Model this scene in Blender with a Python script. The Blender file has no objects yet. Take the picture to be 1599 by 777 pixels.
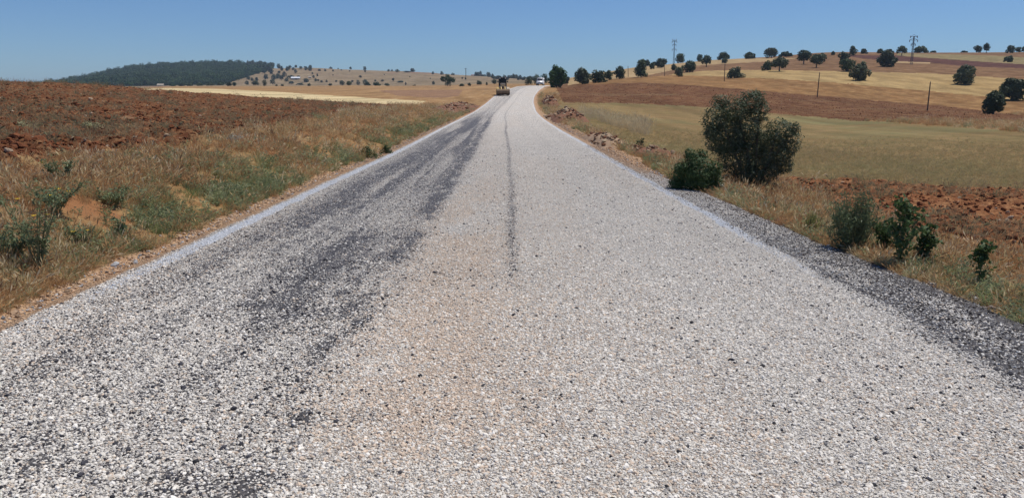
import bpy, bmesh, math, random
import numpy as np
from mathutils import Vector, Matrix, Euler
R = math.radians
rng = np.random.default_rng(7)
random.seed(7)
SC = bpy.context.scene
COL = SC.collection

# ------------------------------------------------------------------ camera, sky, sun
F = 1200.0; CX = 799.5; CY = 388.5; PITCH = math.atan(238.5 / 1200.0)
CT, ST = math.cos(PITCH), math.sin(PITCH)
cam = bpy.data.objects.new('camera', bpy.data.cameras.new('camera'))
COL.objects.link(cam); SC.camera = cam
cam.location = (0, 0, 0); cam.rotation_euler = (math.pi / 2 - PITCH, 0, 0)
cam.data.sensor_width = 36; cam.data.lens = 36 * F / 1599.0
cam.data.clip_start = 0.1; cam.data.clip_end = 30000

SUN_EL, SUN_AZ = 66.0, 62.0          # azimuth clockwise from +Y (the view direction)
w = bpy.data.worlds.new('World'); SC.world = w; w.use_nodes = True
wn = w.node_tree
bg = wn.nodes['Background']; sky = wn.nodes.new('ShaderNodeTexSky')
sky.sky_type = 'NISHITA'; sky.sun_disc = False
sky.sun_elevation = R(SUN_EL); sky.sun_rotation = R(SUN_AZ)
sky.altitude = 1100; sky.air_density = 1.0; sky.dust_density = .35; sky.ozone_density = 2.2
tn = wn.nodes.new('ShaderNodeMix'); tn.data_type = 'RGBA'; tn.blend_type = 'MULTIPLY'; tn.inputs[0].default_value = 1
tn.inputs[7].default_value = (.66, .89, 1.22, 1); wn.links.new(sky.outputs[0], tn.inputs[6]); wn.links.new(tn.outputs[2], bg.inputs[0]); bg.inputs[1].default_value = 0.074
sun = bpy.data.objects.new('sun', bpy.data.lights.new('sun', 'SUN')); COL.objects.link(sun)
sun.data.energy = 4.1; sun.data.angle = R(0.55); sun.data.color = (1.0, 0.94, 0.85)
sd = Vector((math.sin(R(SUN_AZ)) * math.cos(R(SUN_EL)), math.cos(R(SUN_AZ)) * math.cos(R(SUN_EL)), math.sin(R(SUN_EL))))
sun.rotation_euler = sd.to_track_quat('Z', 'Y').to_euler()
SC.view_settings.view_transform = 'Standard'; SC.view_settings.look = 'None'
SC.view_settings.exposure = 0.0; SC.view_settings.gamma = 1.0; SC.view_settings.use_curve_mapping = False
SC.cycles.max_bounces = 6; SC.cycles.transparent_max_bounces = 8
SC.cycles.use_adaptive_sampling = True

# ------------------------------------------------------------------ numpy noise
def _h(ix, iy, seed):
    n = (ix.astype(np.int64) * 374761393 + iy.astype(np.int64) * 668265263 + seed * 974711) & 0xffffffff
    n = ((n ^ (n >> 13)) * 1274126177) & 0xffffffff
    n = ((n ^ (n >> 16)) * 2246822519) & 0xffffffff
    return ((n ^ (n >> 15)) & 0xffffff) / float(0xffffff)
def vn(x, y, seed=0):
    x = np.asarray(x, float); y = np.asarray(y, float)
    ix = np.floor(x); iy = np.floor(y); fx = x - ix; fy = y - iy
    fx = fx * fx * (3 - 2 * fx); fy = fy * fy * (3 - 2 * fy)
    a = _h(ix, iy, seed); b = _h(ix + 1, iy, seed); c = _h(ix, iy + 1, seed); d = _h(ix + 1, iy + 1, seed)
    return (a * (1 - fx) + b * fx) * (1 - fy) + (c * (1 - fx) + d * fx) * fy
def fbm(x, y, seed=0, o=4):
    s = 0; a = 1; t = 0
    for k in range(o):
        s = s + a * vn(np.asarray(x) * 2 ** k + 17 * k, np.asarray(y) * 2 ** k - 9 * k, seed + k); t += a; a *= .5
    return s / t            # 0..1
def sstep(a, b, x):
    t = np.clip((np.asarray(x, float) - a) / (b - a), 0, 1); return t * t * (3 - 2 * t)

# ------------------------------------------------------------------ photo pixel <-> ray helpers (used once, to survey the place)
def slope(phi, v):
    k = (CY - v) / F
    return np.cos(phi) * (k * CT - ST) / (CT + k * ST)
def project(x, y, z):
    fw = y * CT - z * ST; up = y * ST + z * CT
    fw = np.where(fw < .05, .05, fw)
    return CX + F * x / fw, CY - F * up / fw
def ray(u, v):
    dx = (u - CX) / F; dy = (CY - v) / F
    X, Y, Z = dx, CT + dy * ST, dy * CT - ST
    h = math.hypot(X, Y)
    return math.atan2(X, Y), Z / h
def u2phi(u): return math.atan((u - CX) / 1223.5)

# ------------------------------------------------------------------ the road's line and levels
RY = np.array([-60, 0, 5, 10, 19, 29, 43, 65, 88, 118, 136, 160, 200, 245, 290, 340, 420.])
RX = np.array([-.2, -.25, -.28, -.42, -.45, -.5, -.72, -.85, -.75, -.25, .35, 2.0, 5.0, 9.5, 17.5, 31, 58])
RZ = np.array([-1.6, -1.68, -1.69, -1.72, -1.79, -1.83, -1.84, -1.85, -1.72, -.95, -.05, 1.15, 2.45, 3.25, 3.6, 3.9, 4.0])
_yy = np.linspace(-60, 420, 961)
_ker = np.exp(-.5 * (np.arange(-30, 31) * .5 / 5.) ** 2); _ker /= _ker.sum()
def _sm(a):
    p = np.interp(_yy, RY, a); q = np.pad(p, 30, mode='reflect', reflect_type='odd'); return np.convolve(q, _ker, 'valid')
_rx, _rz = _sm(RX), _sm(RZ)
def road_x(y): return np.interp(y, _yy, _rx)
def road_z(y): return np.interp(y, _yy, _rz)
def road_right(y):        # outer edge of the tarred right shoulder, metres from the centre line
    y = np.asarray(y, float)
    return 4.18 + .18 * sstep(10, 6, y) - .5 * sstep(11, 24, y) + .10 * (fbm(y * .8, y * 0, 5) - .5) + .05 * (vn(y * 6, y * 0, 8) - .5)
def road_left(y):
    y = np.asarray(y, float)
    return -3.62 + .12 * (fbm(y * .9, y * 0 + 3, 6) - .5) + .05 * (vn(y * 7, y * 0, 9) - .5)

# ------------------------------------------------------------------ terrain profile, bearing by bearing: (distance, row)
PROF = {
 -400: [(9, 400), (12, 310), (17, 235), (26, 172), (55, 118), (90, 145), (300, 146), (900, 145), (1500, 144), (1900, 143), (6500, 149)],
 0:   [(6.6, 440), (8.3, 400), (11.2, 302), (15, 237), (25, 180), (60, 127.5), (90, 146), (300, 147), (900, 144), (1500, 142), (1900, 140), (6500, 149)],
 100: [(8.5, 400), (12, 290), (16, 231), (28, 177), (63, 129.5), (92, 147), (300, 145), (900, 141), (1500, 132), (1900, 140), (6500, 149)],
 150: [(8.6, 395), (12.5, 283), (17, 225), (30, 175.5), (66, 132), (96, 145.5), (300, 142.5), (900, 136), (1500, 120.5), (1900, 135), (6500, 149)],
 200: [(8.6, 390), (13, 275), (18, 219), (33, 174), (70, 135.5), (100, 144), (300, 140.5), (900, 134.5), (1500, 109.5), (1900, 132), (6500, 149)],
 270: [(9.5, 365), (14, 265), (20, 212), (38, 171), (82, 140), (110, 140.5), (180, 137), (400, 136), (900, 134), (1500, 101.5), (1900, 125), (6500, 149)],
 340: [(11, 330), (16, 250), (24, 202), (45, 168), (84, 146), (125, 142), (170, 138), (400, 136), (880, 134), (1480, 101), (1900, 125), (6500, 149)],
 400: [(12.5, 310), (18, 238), (27, 194), (50, 167), (84, 151), (130, 144), (180, 139), (380, 135.5), (850, 133), (1100, 114), (1420, 101), (1900, 125), (6500, 149)],
 480: [(15.5, 278), (22, 222), (34, 186), (58, 166.5), (86, 156), (130, 147.5), (180, 142), (360, 135.5), (800, 133), (1000, 116), (1200, 104.5), (1700, 125), (6500, 149)],
 560: [(20, 250), (30, 205), (46, 179), (70, 165.5), (95, 159), (135, 151), (190, 144), (360, 135), (760, 132), (1000, 115), (1200, 107.5), (1700, 125), (6500, 149)],
 620: [(25, 233), (38, 198), (58, 174), (90, 163), (135, 152.5), (190, 144.5), (340, 136), (740, 132), (1000, 116), (1200, 109.5), (1700, 125), (6500, 149)],
 700: [(45, 195), (70, 178), (95, 166), (135, 151.5), (200, 143.5), (320, 135.5), (720, 130), (1000, 119), (1200, 114), (1700, 126), (6500, 149)],
 770: [(75, 178), (100, 166), (135, 150.5), (180, 142), (300, 134), (700, 128), (1000, 122), (1200, 119.5), (1700, 128), (6500, 149)],
 830: [(75, 178), (100, 167), (136, 150), (160, 141), (200, 136), (260, 133.3), (420, 132.5), (700, 127), (1100, 124), (1700, 130), (6500, 149)],
 870: [(55, 191), (75, 177), (115, 158), (160, 145), (200, 137), (260, 131), (340, 127), (500, 128), (1100, 127), (1700, 132), (6500, 149)],
 905: [(40, 208), (60, 186), (115, 158), (160, 142), (200, 133.5), (250, 126), (300, 120), (350, 117), (600, 126), (1100, 130), (6500, 149)],
 950: [(31, 230), (36, 217), (50, 199), (120, 158), (190, 132), (240, 124.5), (300, 116), (360, 111), (500, 118), (1100, 135), (6500, 149)],
 1000: [(24, 258), (30, 240), (45, 207), (115, 161), (185, 131), (240, 122), (310, 111), (380, 103), (600, 115), (1100, 135), (6500, 149)],
 1100: [(20, 288), (24, 270), (36, 228), (108, 167), (170, 136), (230, 123.5), (300, 111), (370, 100), (440, 93.5), (650, 110), (1100, 135), (6500, 149)],
 1200: [(17, 320), (21, 290), (30, 249), (100, 176), (165, 144), (210, 124), (250, 112), (300, 103), (380, 94), (460, 88), (650, 100), (1100, 135), (6500, 149)],
 1300: [(14, 352), (18, 315), (24, 280), (34, 243), (98, 185.5), (165, 151.5), (200, 127), (250, 110), (300, 100), (400, 86), (480, 80.8), (650, 95), (1100, 135), (6500, 149)],
 1450: [(10.5, 415), (15, 337), (22, 287), (32, 250), (80, 191), (165, 165), (195, 143), (240, 120), (300, 104), (400, 87), (500, 80.6), (650, 92), (1100, 135), (6500, 149)],
 1599: [(8.8, 465), (12, 392), (21, 300), (34, 250), (65, 203), (130, 180), (160, 177), (185, 156), (225, 131), (280, 110), (370, 96), (500, 79.5), (650, 92), (1100, 135), (6500, 149)],
 2000: [(9, 480), (12, 400), (21, 310), (36, 250), (65, 215), (120, 195), (160, 180), (225, 140), (300, 110), (500, 78), (650, 92), (1100, 135), (6500, 149)],
}
NF = 840; PHI_F = np.linspace(R(-41), R(41), NF)
rr = [0.6]
while rr[-1] < 5200: rr.append(rr[-1] * (1.0125 if rr[-1] > 4 else 1.05))
RG = np.array(rr); LR = np.log(RG)
def build_profile():
    us = sorted(PROF); cols = []
    for u in us:
        k = PROF[u]; ph = u2phi(u); ph = max(min(ph, R(41)), R(-41))
        lr = np.log([a for a, b in k]); v = np.array([b for a, b in k], float)
        vi = np.interp(LR, lr, v); s = slope(ph, vi)
        z0 = k[0][0] * slope(ph, k[0][1])
        near = RG < k[0][0]
        s[near] = (z0 * RG[near] / k[0][0] + -1.72 * (1 - RG[near] / k[0][0])) / RG[near]
        cols.append(s)
    cols = np.array(cols); ph = np.array([u2phi(u) for u in us])
    out = np.empty((NF, len(RG)))
    for j in range(len(RG)): out[:, j] = np.interp(PHI_F, ph, cols[:, j])
    out = out * RG[None, :]                       # z
    def g(a, sig, ax):
        n = int(3 * sig) + 1; k = np.exp(-.5 * (np.arange(-n, n + 1) / sig) ** 2); k /= k.sum()
        pad = [(0, 0), (0, 0)]; pad[ax] = (n, n); p = np.pad(a, pad, mode='edge')
        return np.apply_along_axis(lambda q: np.convolve(q, k, 'valid'), ax, p)
    out = g(out, 7, 0)
    lo = RG < 40
    o2 = g(out, 2.2, 1)
    return o2
Z0 = build_profile()
def corridor(x, y, z):
    d = x - road_x(y); rz = road_z(y)
    e = np.where(d > 0, d - road_right(y), -d + road_left(y))
    wd = 1.3 + .03 * np.clip(y, 0, 400) + .6 * (d > 0)
    wt = sstep(0.0, 1.0, e / wd)
    wt = np.maximum(wt, sstep(255, 300, y))
    base = rz - .03 - .06 * (d > 0) - .14 * (1 - sstep(-.5, -.12, e))
    return base * (1 - wt) + z * wt
XG = np.sin(PHI_F)[:, None] * RG[None, :]; YG = np.cos(PHI_F)[:, None] * RG[None, :]
ZS = corridor(XG, YG, Z0)             # smooth ground

# zones, from surveyed outlines
def inpoly(u, v, P):
    P = np.array(P, float); n = len(P); ins = np.zeros(u.shape, bool)
    for i in range(n):
        x1, y1 = P[i]; x2, y2 = P[(i + 1) % n]
        if y1 == y2: continue
        c = ((y1 > v) != (y2 > v)) & (u < (x2 - x1) * (v - y1) / (y2 - y1) + x1)
        ins ^= c
    return ins
ZN = ['verge', 'ploughed_field', 'wheat_strip', 'stubble_field', 'hillside', 'forest_floor', 'red_strip', 'grass_field',
      'red_field', 'orange_field', 'wheat_field', 'brown_field', 'dark_field', 'pale_slope', 'green_field', 'dirt_shoulder', 'fallow_patch']
ZI = {n: i for i, n in enumerate(ZN)}
UG, VG = project(XG, YG, ZS)
amp = np.clip(170 / np.maximum(RG, 8), .45, 13)[None, :]
UGn = UG + (fbm(XG * .8, YG * .8, 31, 3) - .5) * amp * 3
VGn = VG + (fbm(XG * .35, YG * .35, 33, 4) - .5) * amp * 1.5
ZONE = np.zeros(UG.shape, np.int32)
RGb = np.broadcast_to(RG[None, :], UG.shape)
left = PHI_F[:, None] < u2phi(800)
ZONE[(RGb > 100) & left] = ZI['stubble_field']
ZONE[(RGb > 420)] = ZI['hillside']
ZONE[(RGb > 210) & ~left & (PHI_F[:, None] > u2phi(862))] = ZI['brown_field']
def paint(name, poly, r0, r1):
    m = inpoly(UGn, VGn, poly) & (RGb > r0) & (RGb < r1); ZONE[m] = ZI[name]
paint('hillside', [(430, 60), (870, 60), (870, 138), (780, 134), (500, 137), (440, 136)], 420, 9000)
paint('forest_floor', [(-600, 60), (396, 60), (392, 101), (372, 104), (400, 106), (425, 107), (421, 112), (400, 115), (378, 122), (345, 136), (-600, 150)], 700, 9000)
paint('ploughed_field', [(-800, 60), (0, 100), (60, 126.2), (200, 133), (290, 140), (400, 149), (520, 156), (600, 159.5), (655, 162), (600, 168), (540, 175), (490, 188), (360, 212), (200, 240), (0, 256), (-800, 350)], 5, 96)
paint('wheat_strip', [(235, 137.5), (330, 138.5), (420, 143), (560, 152), (665, 158.5), (655, 164), (600, 163), (520, 158.5), (400, 151), (290, 143), (220, 140)], 60, 280)
paint('fallow_patch', [(590, 141.5), (640, 140.5), (722, 140.5), (715, 150), (690, 153), (620, 150)], 100, 350)
E = 2300
paint('grass_field', [(868, 158), (1000, 160), (1100, 167), (1300, 185), (1599, 206), (E, 240), (E, 360), (1599, 300), (1450, 290), (1300, 280), (1215, 277), (1120, 262), (1050, 248), (980, 232), (930, 205), (880, 180)], 18, 220)
paint('red_strip', [(1205, 279), (1300, 280), (1450, 290), (1599, 300), (E, 360), (E, 470), (1599, 392), (1500, 380), (1400, 350), (1300, 318), (1230, 298)], 12, 80)
paint('red_field', [(866, 134), (900, 131), (1000, 127), (1100, 134), (1300, 151), (1450, 163), (1540, 172), (1599, 181), (E, 225), (E, 240), (1599, 207), (1300, 186), (1100, 168), (1000, 162), (878, 160)], 90, 260)
paint('orange_field', [(880, 133), (950, 125), (1000, 121), (1060, 117), (1200, 122), (1330, 131), (1450, 142), (1540, 152), (1599, 158), (E, 190), (E, 225), (1599, 182), (1540, 173), (1450, 164), (1300, 152), (1100, 135), (1000, 129)], 140, 320)
paint('wheat_field', [(1040, 117), (1100, 111), (1200, 109.5), (1340, 111.5), (1450, 115), (1599, 124), (E, 150), (E, 190), (1599, 158), (1540, 152), (1450, 143), (1330, 132), (1200, 123), (1060, 118)], 150, 340)
paint('brown_field', [(1120, 107), (1200, 98), (1330, 97), (1480, 103), (1599, 113), (E, 130), (E, 150), (1599, 124), (1450, 115), (1200, 109.5), (1100, 111)], 200, 420)
paint('pale_slope', [(886, 134), (888, 112), (950, 107), (1000, 101), (1060, 95), (1150, 91), (1250, 91), (1200, 96), (1080, 103), (1060, 108), (1030, 114), (1000, 120), (950, 124), (900, 131)], 200, 520)
paint('pale_slope', [(1400, 95.2), (1450, 97), (1452, 99.5), (1400, 99)], 200, 520)
paint('dark_field', [(1310, 86), (1400, 87.5), (1450, 91), (1599, 101), (E, 125), (E, 135), (1599, 107.5), (1500, 103.5), (1450, 98), (1380, 95), (1340, 91)], 240, 520)
paint('green_field', [(1400, 83), (1480, 84.5), (1560, 87), (1599, 89), (E, 110), (E, 125), (1599, 101), (1450, 91), (1400, 87)], 300, 620)
dG = XG - road_x(YG)
eL = road_left(YG) - dG; eR = dG - road_right(YG)
sh = ((eL < .06 + .34 * fbm(XG * .9, YG * .9, 61, 3)) & (dG < 0)) | ((eR < .03 * (YG > 0) + (.8 * sstep(14, 26, YG) + .1 * sstep(70, 100, YG) - .45 * sstep(60, 90, YG)) * (.5 + fbm(XG * .6, YG * .6, 62, 3))) & (dG > 0))
ZONE[sh & (YG < 260)] = ZI['dirt_shoulder']
# relief
rel = np.zeros_like(ZS)
offroad = sstep(0, 1.2, np.maximum(eL * (dG < 0), eR * (dG > 0)))
clod = ((fbm(XG * 1.9, YG * 1.9, 71, 4) - .5) * .22 + np.abs(fbm(XG * 4.7, YG * 4.7, 75, 3) - .5) * .22) * np.where(ZONE == ZI['ploughed_field'], 1, .6)
fur = np.sin((XG * .62 + YG * .78) * 2 * math.pi / .9 + 3 * fbm(XG * .3, YG * .3, 77, 2)) * .075
pl = np.isin(ZONE, [ZI['ploughed_field'], ZI['red_strip'], ZI['red_field']])
ver = np.isin(ZONE, [ZI['verge'], ZI['grass_field'], ZI['dirt_shoulder']])
rel += np.where(pl, clod + fur, 0) * np.clip(1.2 - RGb / 150, .25, 1)
bump = (fbm(XG * .55, YG * .55, 81, 4) - .5) * .32 * (ZONE == ZI['verge']) + (fbm(XG * 2.5, YG * 2.5, 85, 3) - .5) * .10
rel += np.where(ver, bump, 0) * offroad * np.clip(1.1 - RGb / 120, 0, 1)
rel += (fbm(XG * .012, YG * .012, 91, 3) - .5) * np.clip((RGb - 300) / 100, 0, 6)
ZG = ZS + rel * offroad
def gz(x, y):
    x = np.asarray(x, float); y = np.asarray(y, float)
    ph = np.clip(np.arctan2(x, y), PHI_F[0], PHI_F[-1]); lr = np.log(np.clip(np.hypot(x, y), RG[0], RG[-1] * .999))
    fi = (ph - PHI_F[0]) / (PHI_F[1] - PHI_F[0]); i = np.clip(fi.astype(int), 0, NF - 2); a = fi - i
    j = np.clip(np.searchsorted(LR, lr) - 1, 0, len(RG) - 2); b = np.clip((lr - LR[j]) / (LR[j + 1] - LR[j]), 0, 1)
    return (ZG[i, j] * (1 - a) + ZG[i + 1, j] * a) * (1 - b) + (ZG[i, j + 1] * (1 - a) + ZG[i + 1, j + 1] * a) * b
def gzone(x, y):
    ph = np.clip(np.arctan2(x, y), PHI_F[0], PHI_F[-1]); lr = np.log(np.clip(np.hypot(x, y), RG[0], RG[-1] * .999))
    i = np.clip(np.round((ph - PHI_F[0]) / (PHI_F[1] - PHI_F[0])).astype(int), 0, NF - 1)
    return ZONE[i, np.clip(np.searchsorted(LR, lr), 0, len(RG) - 1)]
_SL = ZS / RG[None, :]
def hit(u, v, rmin=3.0, rmax=7000):
    """where the line of sight through a photo pixel meets the ground -> x, y, z, r"""
    ph, s = ray(u, v)
    i = int(np.clip(round((ph - PHI_F[0]) / (PHI_F[1] - PHI_F[0])), 0, NF - 1)); col = _SL[i]
    ok = np.where((RG > rmin) & (RG < rmax))[0]
    c = [j for j in ok if col[j] >= s]
    if c:
        j = c[0]
        if j > 0 and col[j] > s and col[j - 1] < s: r = RG[j - 1] + (RG[j] - RG[j - 1]) * (s - col[j - 1]) / (col[j] - col[j - 1])
        else: r = RG[j]
    else:
        j = ok[np.argmax(col[ok])]; r = RG[j]
    x, y = r * math.sin(ph), r * math.cos(ph)
    return x, y, float(gz(x, y)), r

def kpx(x, y, z): return (y * CT - z * ST) / F        # metres per photo pixel at a point
# ------------------------------------------------------------------ material helper
def new_mat(name):
    m = bpy.data.materials.new(name); m.use_nodes = True
    nt = m.node_tree; nt.nodes.clear(); out = nt.nodes.new('ShaderNodeOutputMaterial')
    return m, nt, out
class G:
    def __init__(s, nt): s.nt = nt
    def n(s, t, ins=None, **p):
        nd = s.nt.nodes.new('ShaderNode' + t)
        for k, v in p.items(): setattr(nd, k, v)
        for k, v in (ins or {}).items():
            sk = nd.inputs[k]
            if isinstance(v, bpy.types.NodeSocket): s.nt.links.new(v, sk)
            elif isinstance(v, bpy.types.Node): s.nt.links.new(v.outputs[0], sk)
            else:
                if sk.type == 'RGBA' and len(v) == 3: v = (*v, 1)
                sk.default_value = v
        return nd
    def noise(s, vec, scale, detail=3, rough=.55): return s.n('TexNoise', {'Vector': vec, 'Scale': scale, 'Detail': detail, 'Roughness': rough}).outputs[0]
    def ramp(s, fac, stops, mode='LINEAR'):
        nd = s.n('ValToRGB', {'Fac': fac}); cr = nd.color_ramp; cr.interpolation = mode
        while len(cr.elements) < len(stops): cr.elements.new(.5)
        for e, (p, c) in zip(cr.elements, stops): e.position = p; e.color = (*c, 1) if len(c) == 3 else c
        return nd.outputs[0]
    def rng(s, fac, a, b, c=0., d=1.): return s.n('MapRange', {'Value': fac, 'From Min': a, 'From Max': b, 'To Min': c, 'To Max': d}).outputs[0]
    def mix(s, fac, a, b, bt='MIX'):
        nd = s.nt.nodes.new('ShaderNodeMix'); nd.data_type = 'RGBA'; nd.blend_type = bt
        for sk, v in ((nd.inputs[0], fac), (nd.inputs[6], a), (nd.inputs[7], b)):
            if isinstance(v, bpy.types.NodeSocket): s.nt.links.new(v, sk)
            else: sk.default_value = v if not isinstance(v, tuple) or len(v) == 4 else (*v, 1)
        return nd.outputs[2]
    def math(s, op, a, b=0.):
        nd = s.nt.nodes.new('ShaderNodeMath'); nd.operation = op
        for sk, v in ((nd.inputs[0], a), (nd.inputs[1], b)):
            if isinstance(v, bpy.types.NodeSocket): s.nt.links.new(v, sk)
            else: sk.default_value = v
        return nd.outputs[0]
def plain(name, col, rough=.6, metal=0., var=.15, scale=30., bump=0., coat=0.):
    m, nt, out = new_mat(name); g = G(nt)
    co = g.n('TexCoord').outputs['Object']; nz = g.noise(co, scale, 4)
    c = g.mix(nz, tuple(x * (1 - var) for x in col), tuple(min(1, x * (1 + var)) for x in col))
    b = g.n('BsdfPrincipled', {'Base Color': c, 'Roughness': rough, 'Metallic': metal, 'Coat Weight': coat})
    if bump: nt.links.new(g.n('Bump', {'Height': nz, 'Strength': bump, 'Distance': .02}).outputs[0], b.inputs['Normal'])
    nt.links.new(b.outputs[0], out.inputs[0]); return m

def field_mat(name, c1, c2, c3, s1=.25, s2=3.0, s3=18., rows=None, rowamt=.3, con=1., patch=None, bump=.5, dist=.06):
    """c1..c2 broad patches, c3 fine flecks; rows = direction (deg) and spacing of drill rows"""
    m, nt, out = new_mat(name); g = G(nt)
    pos = g.n('NewGeometry').outputs['Position']
    a = g.noise(pos, s1, 5, .6); b = g.noise(pos, s2, 5, .7); c = g.noise(pos, s3, 4, .7)
    col = g.mix(g.rng(a, .35, .65), c1, c2)
    col = g.mix(g.rng(b, .45, .68), col, c3)
    fine = g.rng(c, .3, .7, 1 - .38 * con, 1 + .38 * con)
    fine2 = g.rng(b, .3, .7, 1 - .2 * con, 1 + .2 * con)
    col = g.mix(1., col, g.n('CombineColor', {0: fine, 1: fine, 2: fine}).outputs[0], 'MULTIPLY')
    col = g.mix(1., col, g.n('CombineColor', {0: fine2, 1: fine2, 2: fine2}).outputs[0], 'MULTIPLY')
    if patch:
        pc, ps, lo, hi = patch
        pn = g.noise(pos, ps, 6, .65); col = g.mix(g.rng(pn, lo, hi), col, pc)
    if rows:
        ang, sp = rows
        mp = g.n('Mapping', {'Vector': pos, 'Rotation': (0, 0, R(ang)), 'Scale': (1 / sp, .02 / sp * 2, 1)})
        rn = g.noise(mp.outputs[0], 1.0, 3, .6)
        rr_ = g.rng(rn, .35, .65, 1 - rowamt, 1 + rowamt)
        col = g.mix(1., col, g.n('CombineColor', {0: rr_, 1: rr_, 2: rr_}).outputs[0], 'MULTIPLY')
    h = g.math('ADD', g.math('MULTIPLY', b, .7), g.math('MULTIPLY', c, .3))
    bp = g.n('Bump', {'Height': h, 'Strength': bump, 'Distance': dist})
    bs = g.n('BsdfPrincipled', {'Base Color': col, 'Roughness': 1., 'Specular IOR Level': .04, 'Normal': bp.outputs[0]})
    nt.links.new(bs.outputs[0], out.inputs[0]); return m

ZM = {
 'verge': field_mat('verge', (.27, .15, .065), (.26, .165, .075), (.36, .25, .12), .45, 5., 38., patch=((.30, .145, .068), .6, .52, .64), bump=1., dist=.06),
 'ploughed_field': field_mat('ploughed_soil', (.155, .062, .029), (.125, .05, .024), (.23, .13, .065), .2, 3., 14., patch=((.33, .21, .12), .35, .62, .74), bump=1., dist=.12),
 'wheat_strip': field_mat('cut_wheat', (.50, .39, .21), (.62, .52, .31), (.42, .31, .16), .1, 1.2, 8., rows=(18, 3.), rowamt=.22, bump=.4),
 'stubble_field': field_mat('stubble', (.31, .185, .085), (.26, .15, .07), (.35, .235, .12), .03, .5, 6., rows=(12, 5.), rowamt=.2, bump=.4),
 'hillside': field_mat('dry_hillside', (.25, .18, .105), (.20, .15, .088), (.28, .21, .13), .008, .06, .5, patch=((.25, .14, .09), .006, .60, .66), bump=.3, dist=.6),
 'forest_floor': field_mat('forest_floor', (.09, .085, .045), (.12, .11, .06), (.07, .075, .04), .01, .08, .6, bump=.4, dist=.8),
 'red_strip': field_mat('red_strip_soil', (.22, .090, .040), (.185, .075, .036), (.29, .155, .075), .3, 3., 12., patch=((.36, .24, .13), .5, .64, .74), bump=1., dist=.10),
 'grass_field': field_mat('grass_sward', (.215, .145, .066), (.185, .145, .064), (.235, .16, .077), .05, .5, 14., rows=(84, 3.5), rowamt=.2, con=.7, patch=((.17, .17, .08), .04, .50, .68), bump=.6, dist=.05),
 'red_field': field_mat('red_field_soil', (.15, .068, .034), (.12, .055, .028), (.185, .11, .055), .05, .6, 5., rows=(80, 4.), rowamt=.16, patch=((.20, .13, .07), .04, .55, .7), bump=.8, dist=.12),
 'orange_field': field_mat('orange_field_soil', (.25, .135, .055), (.21, .115, .05), (.29, .18, .08), .03, .4, 4., rows=(80, 4.), rowamt=.18, bump=.5),
 'wheat_field': field_mat('ripe_wheat', (.35, .24, .105), (.39, .28, .13), (.285, .19, .085), .02, .4, 4., rows=(81, 4.5), rowamt=.22, bump=.4),
 'brown_field': field_mat('brown_field_soil', (.19, .105, .053), (.165, .092, .048), (.24, .15, .08), .02, .3, 3., rows=(80, 6.), rowamt=.15, bump=.5),
 'dark_field': field_mat('dark_field_soil', (.10, .047, .036), (.085, .042, .034), (.13, .065, .048), .03, .4, 3., rows=(80, 5.), rowamt=.15, bump=.6),
 'pale_slope': field_mat('pale_stubble', (.39, .275, .145), (.35, .25, .13), (.31, .215, .11), .03, .4, 3., rows=(70, 6.), rowamt=.15, bump=.4),
 'green_field': field_mat('thin_grass', (.20, .17, .08), (.23, .18, .09), (.28, .2, .11), .02, .3, 3., rows=(80, 7.), rowamt=.15, bump=.4),
 'dirt_shoulder': field_mat('sandy_shoulder', (.38, .225, .125), (.34, .215, .125), (.46, .33, .21), .8, 9., 60., patch=((.30, .26, .2), 5., .58, .66), bump=.8, dist=.02),
 'fallow_patch': field_mat('fallow', (.26, .15, .09), (.22, .13, .08), (.3, .19, .11), .05, .6, 5., bump=.5),
}
ZLAB = {'ploughed_field': 'ploughed_field', 'wheat_strip': 'wheat_field', 'red_strip': 'ploughed_field', 'red_field': 'ploughed_field', 'orange_field': 'stubble_field',
        'brown_field': 'ploughed_field', 'dark_field': 'ploughed_field', 'pale_slope': 'stubble_field', 'green_field': 'grass_field', 'fallow_patch': 'ploughed_field'}

def mesh_np(name, verts, faces, mat=None, smooth=False):
    """faces: (n,k) array with one k"""
    me = bpy.data.meshes.new(name); verts = np.asarray(verts, np.float32); faces = np.asarray(faces, np.int32)
    n, k = faces.shape
    me.vertices.add(len(verts)); me.vertices.foreach_set('co', verts.ravel())
    me.loops.add(n * k); me.loops.foreach_set('vertex_index', faces.ravel())
    me.polygons.add(n); me.polygons.foreach_set('loop_start', np.arange(0, n * k, k, dtype=np.int32))
    me.polygons.foreach_set('use_smooth', np.full(n, smooth))
    me.update(calc_edges=True)
    if mat: me.materials.append(mat)
    return me
def link(name, me, parent=None, **props):
    o = bpy.data.objects.new(name, me); COL.objects.link(o)
    if parent is not None: o.parent = parent
    for k, v in props.items(): o[k] = v
    return o

# full-circle ground grid (coarse outside the view)
back = np.linspace(R(41), R(360 - 41), 62)[1:-1]
PA = np.concatenate([PHI_F, back]); NA = len(PA); NR = len(RG)
tb = (back - back[0]) / (back[-1] - back[0])
xb = np.sin(back)[:, None] * RG; yb = np.cos(back)[:, None] * RG
zb = Z0[-1][None, :] * (1 - tb[:, None]) + Z0[0][None, :] * tb[:, None]
zb = corridor(xb, yb, zb)
VX = np.concatenate([XG, xb]); VY = np.concatenate([YG, yb]); VZ = np.concatenate([ZG, zb])
ZA = np.concatenate([ZONE, np.where(np.broadcast_to(RG, zb.shape) < 60, ZI['verge'], ZI['hillside'])])
vid = np.arange(NA * NR).reshape(NA, NR)
i0 = vid; i1 = np.roll(vid, -1, 0)
quads = np.stack([i0[:, :-1], i0[:, 1:], i1[:, 1:], i1[:, :-1]], -1).reshape(-1, 4)
qz = ZA[:, :-1].reshape(-1)
allv = np.stack([VX, VY, VZ], -1).reshape(-1, 3)
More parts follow.
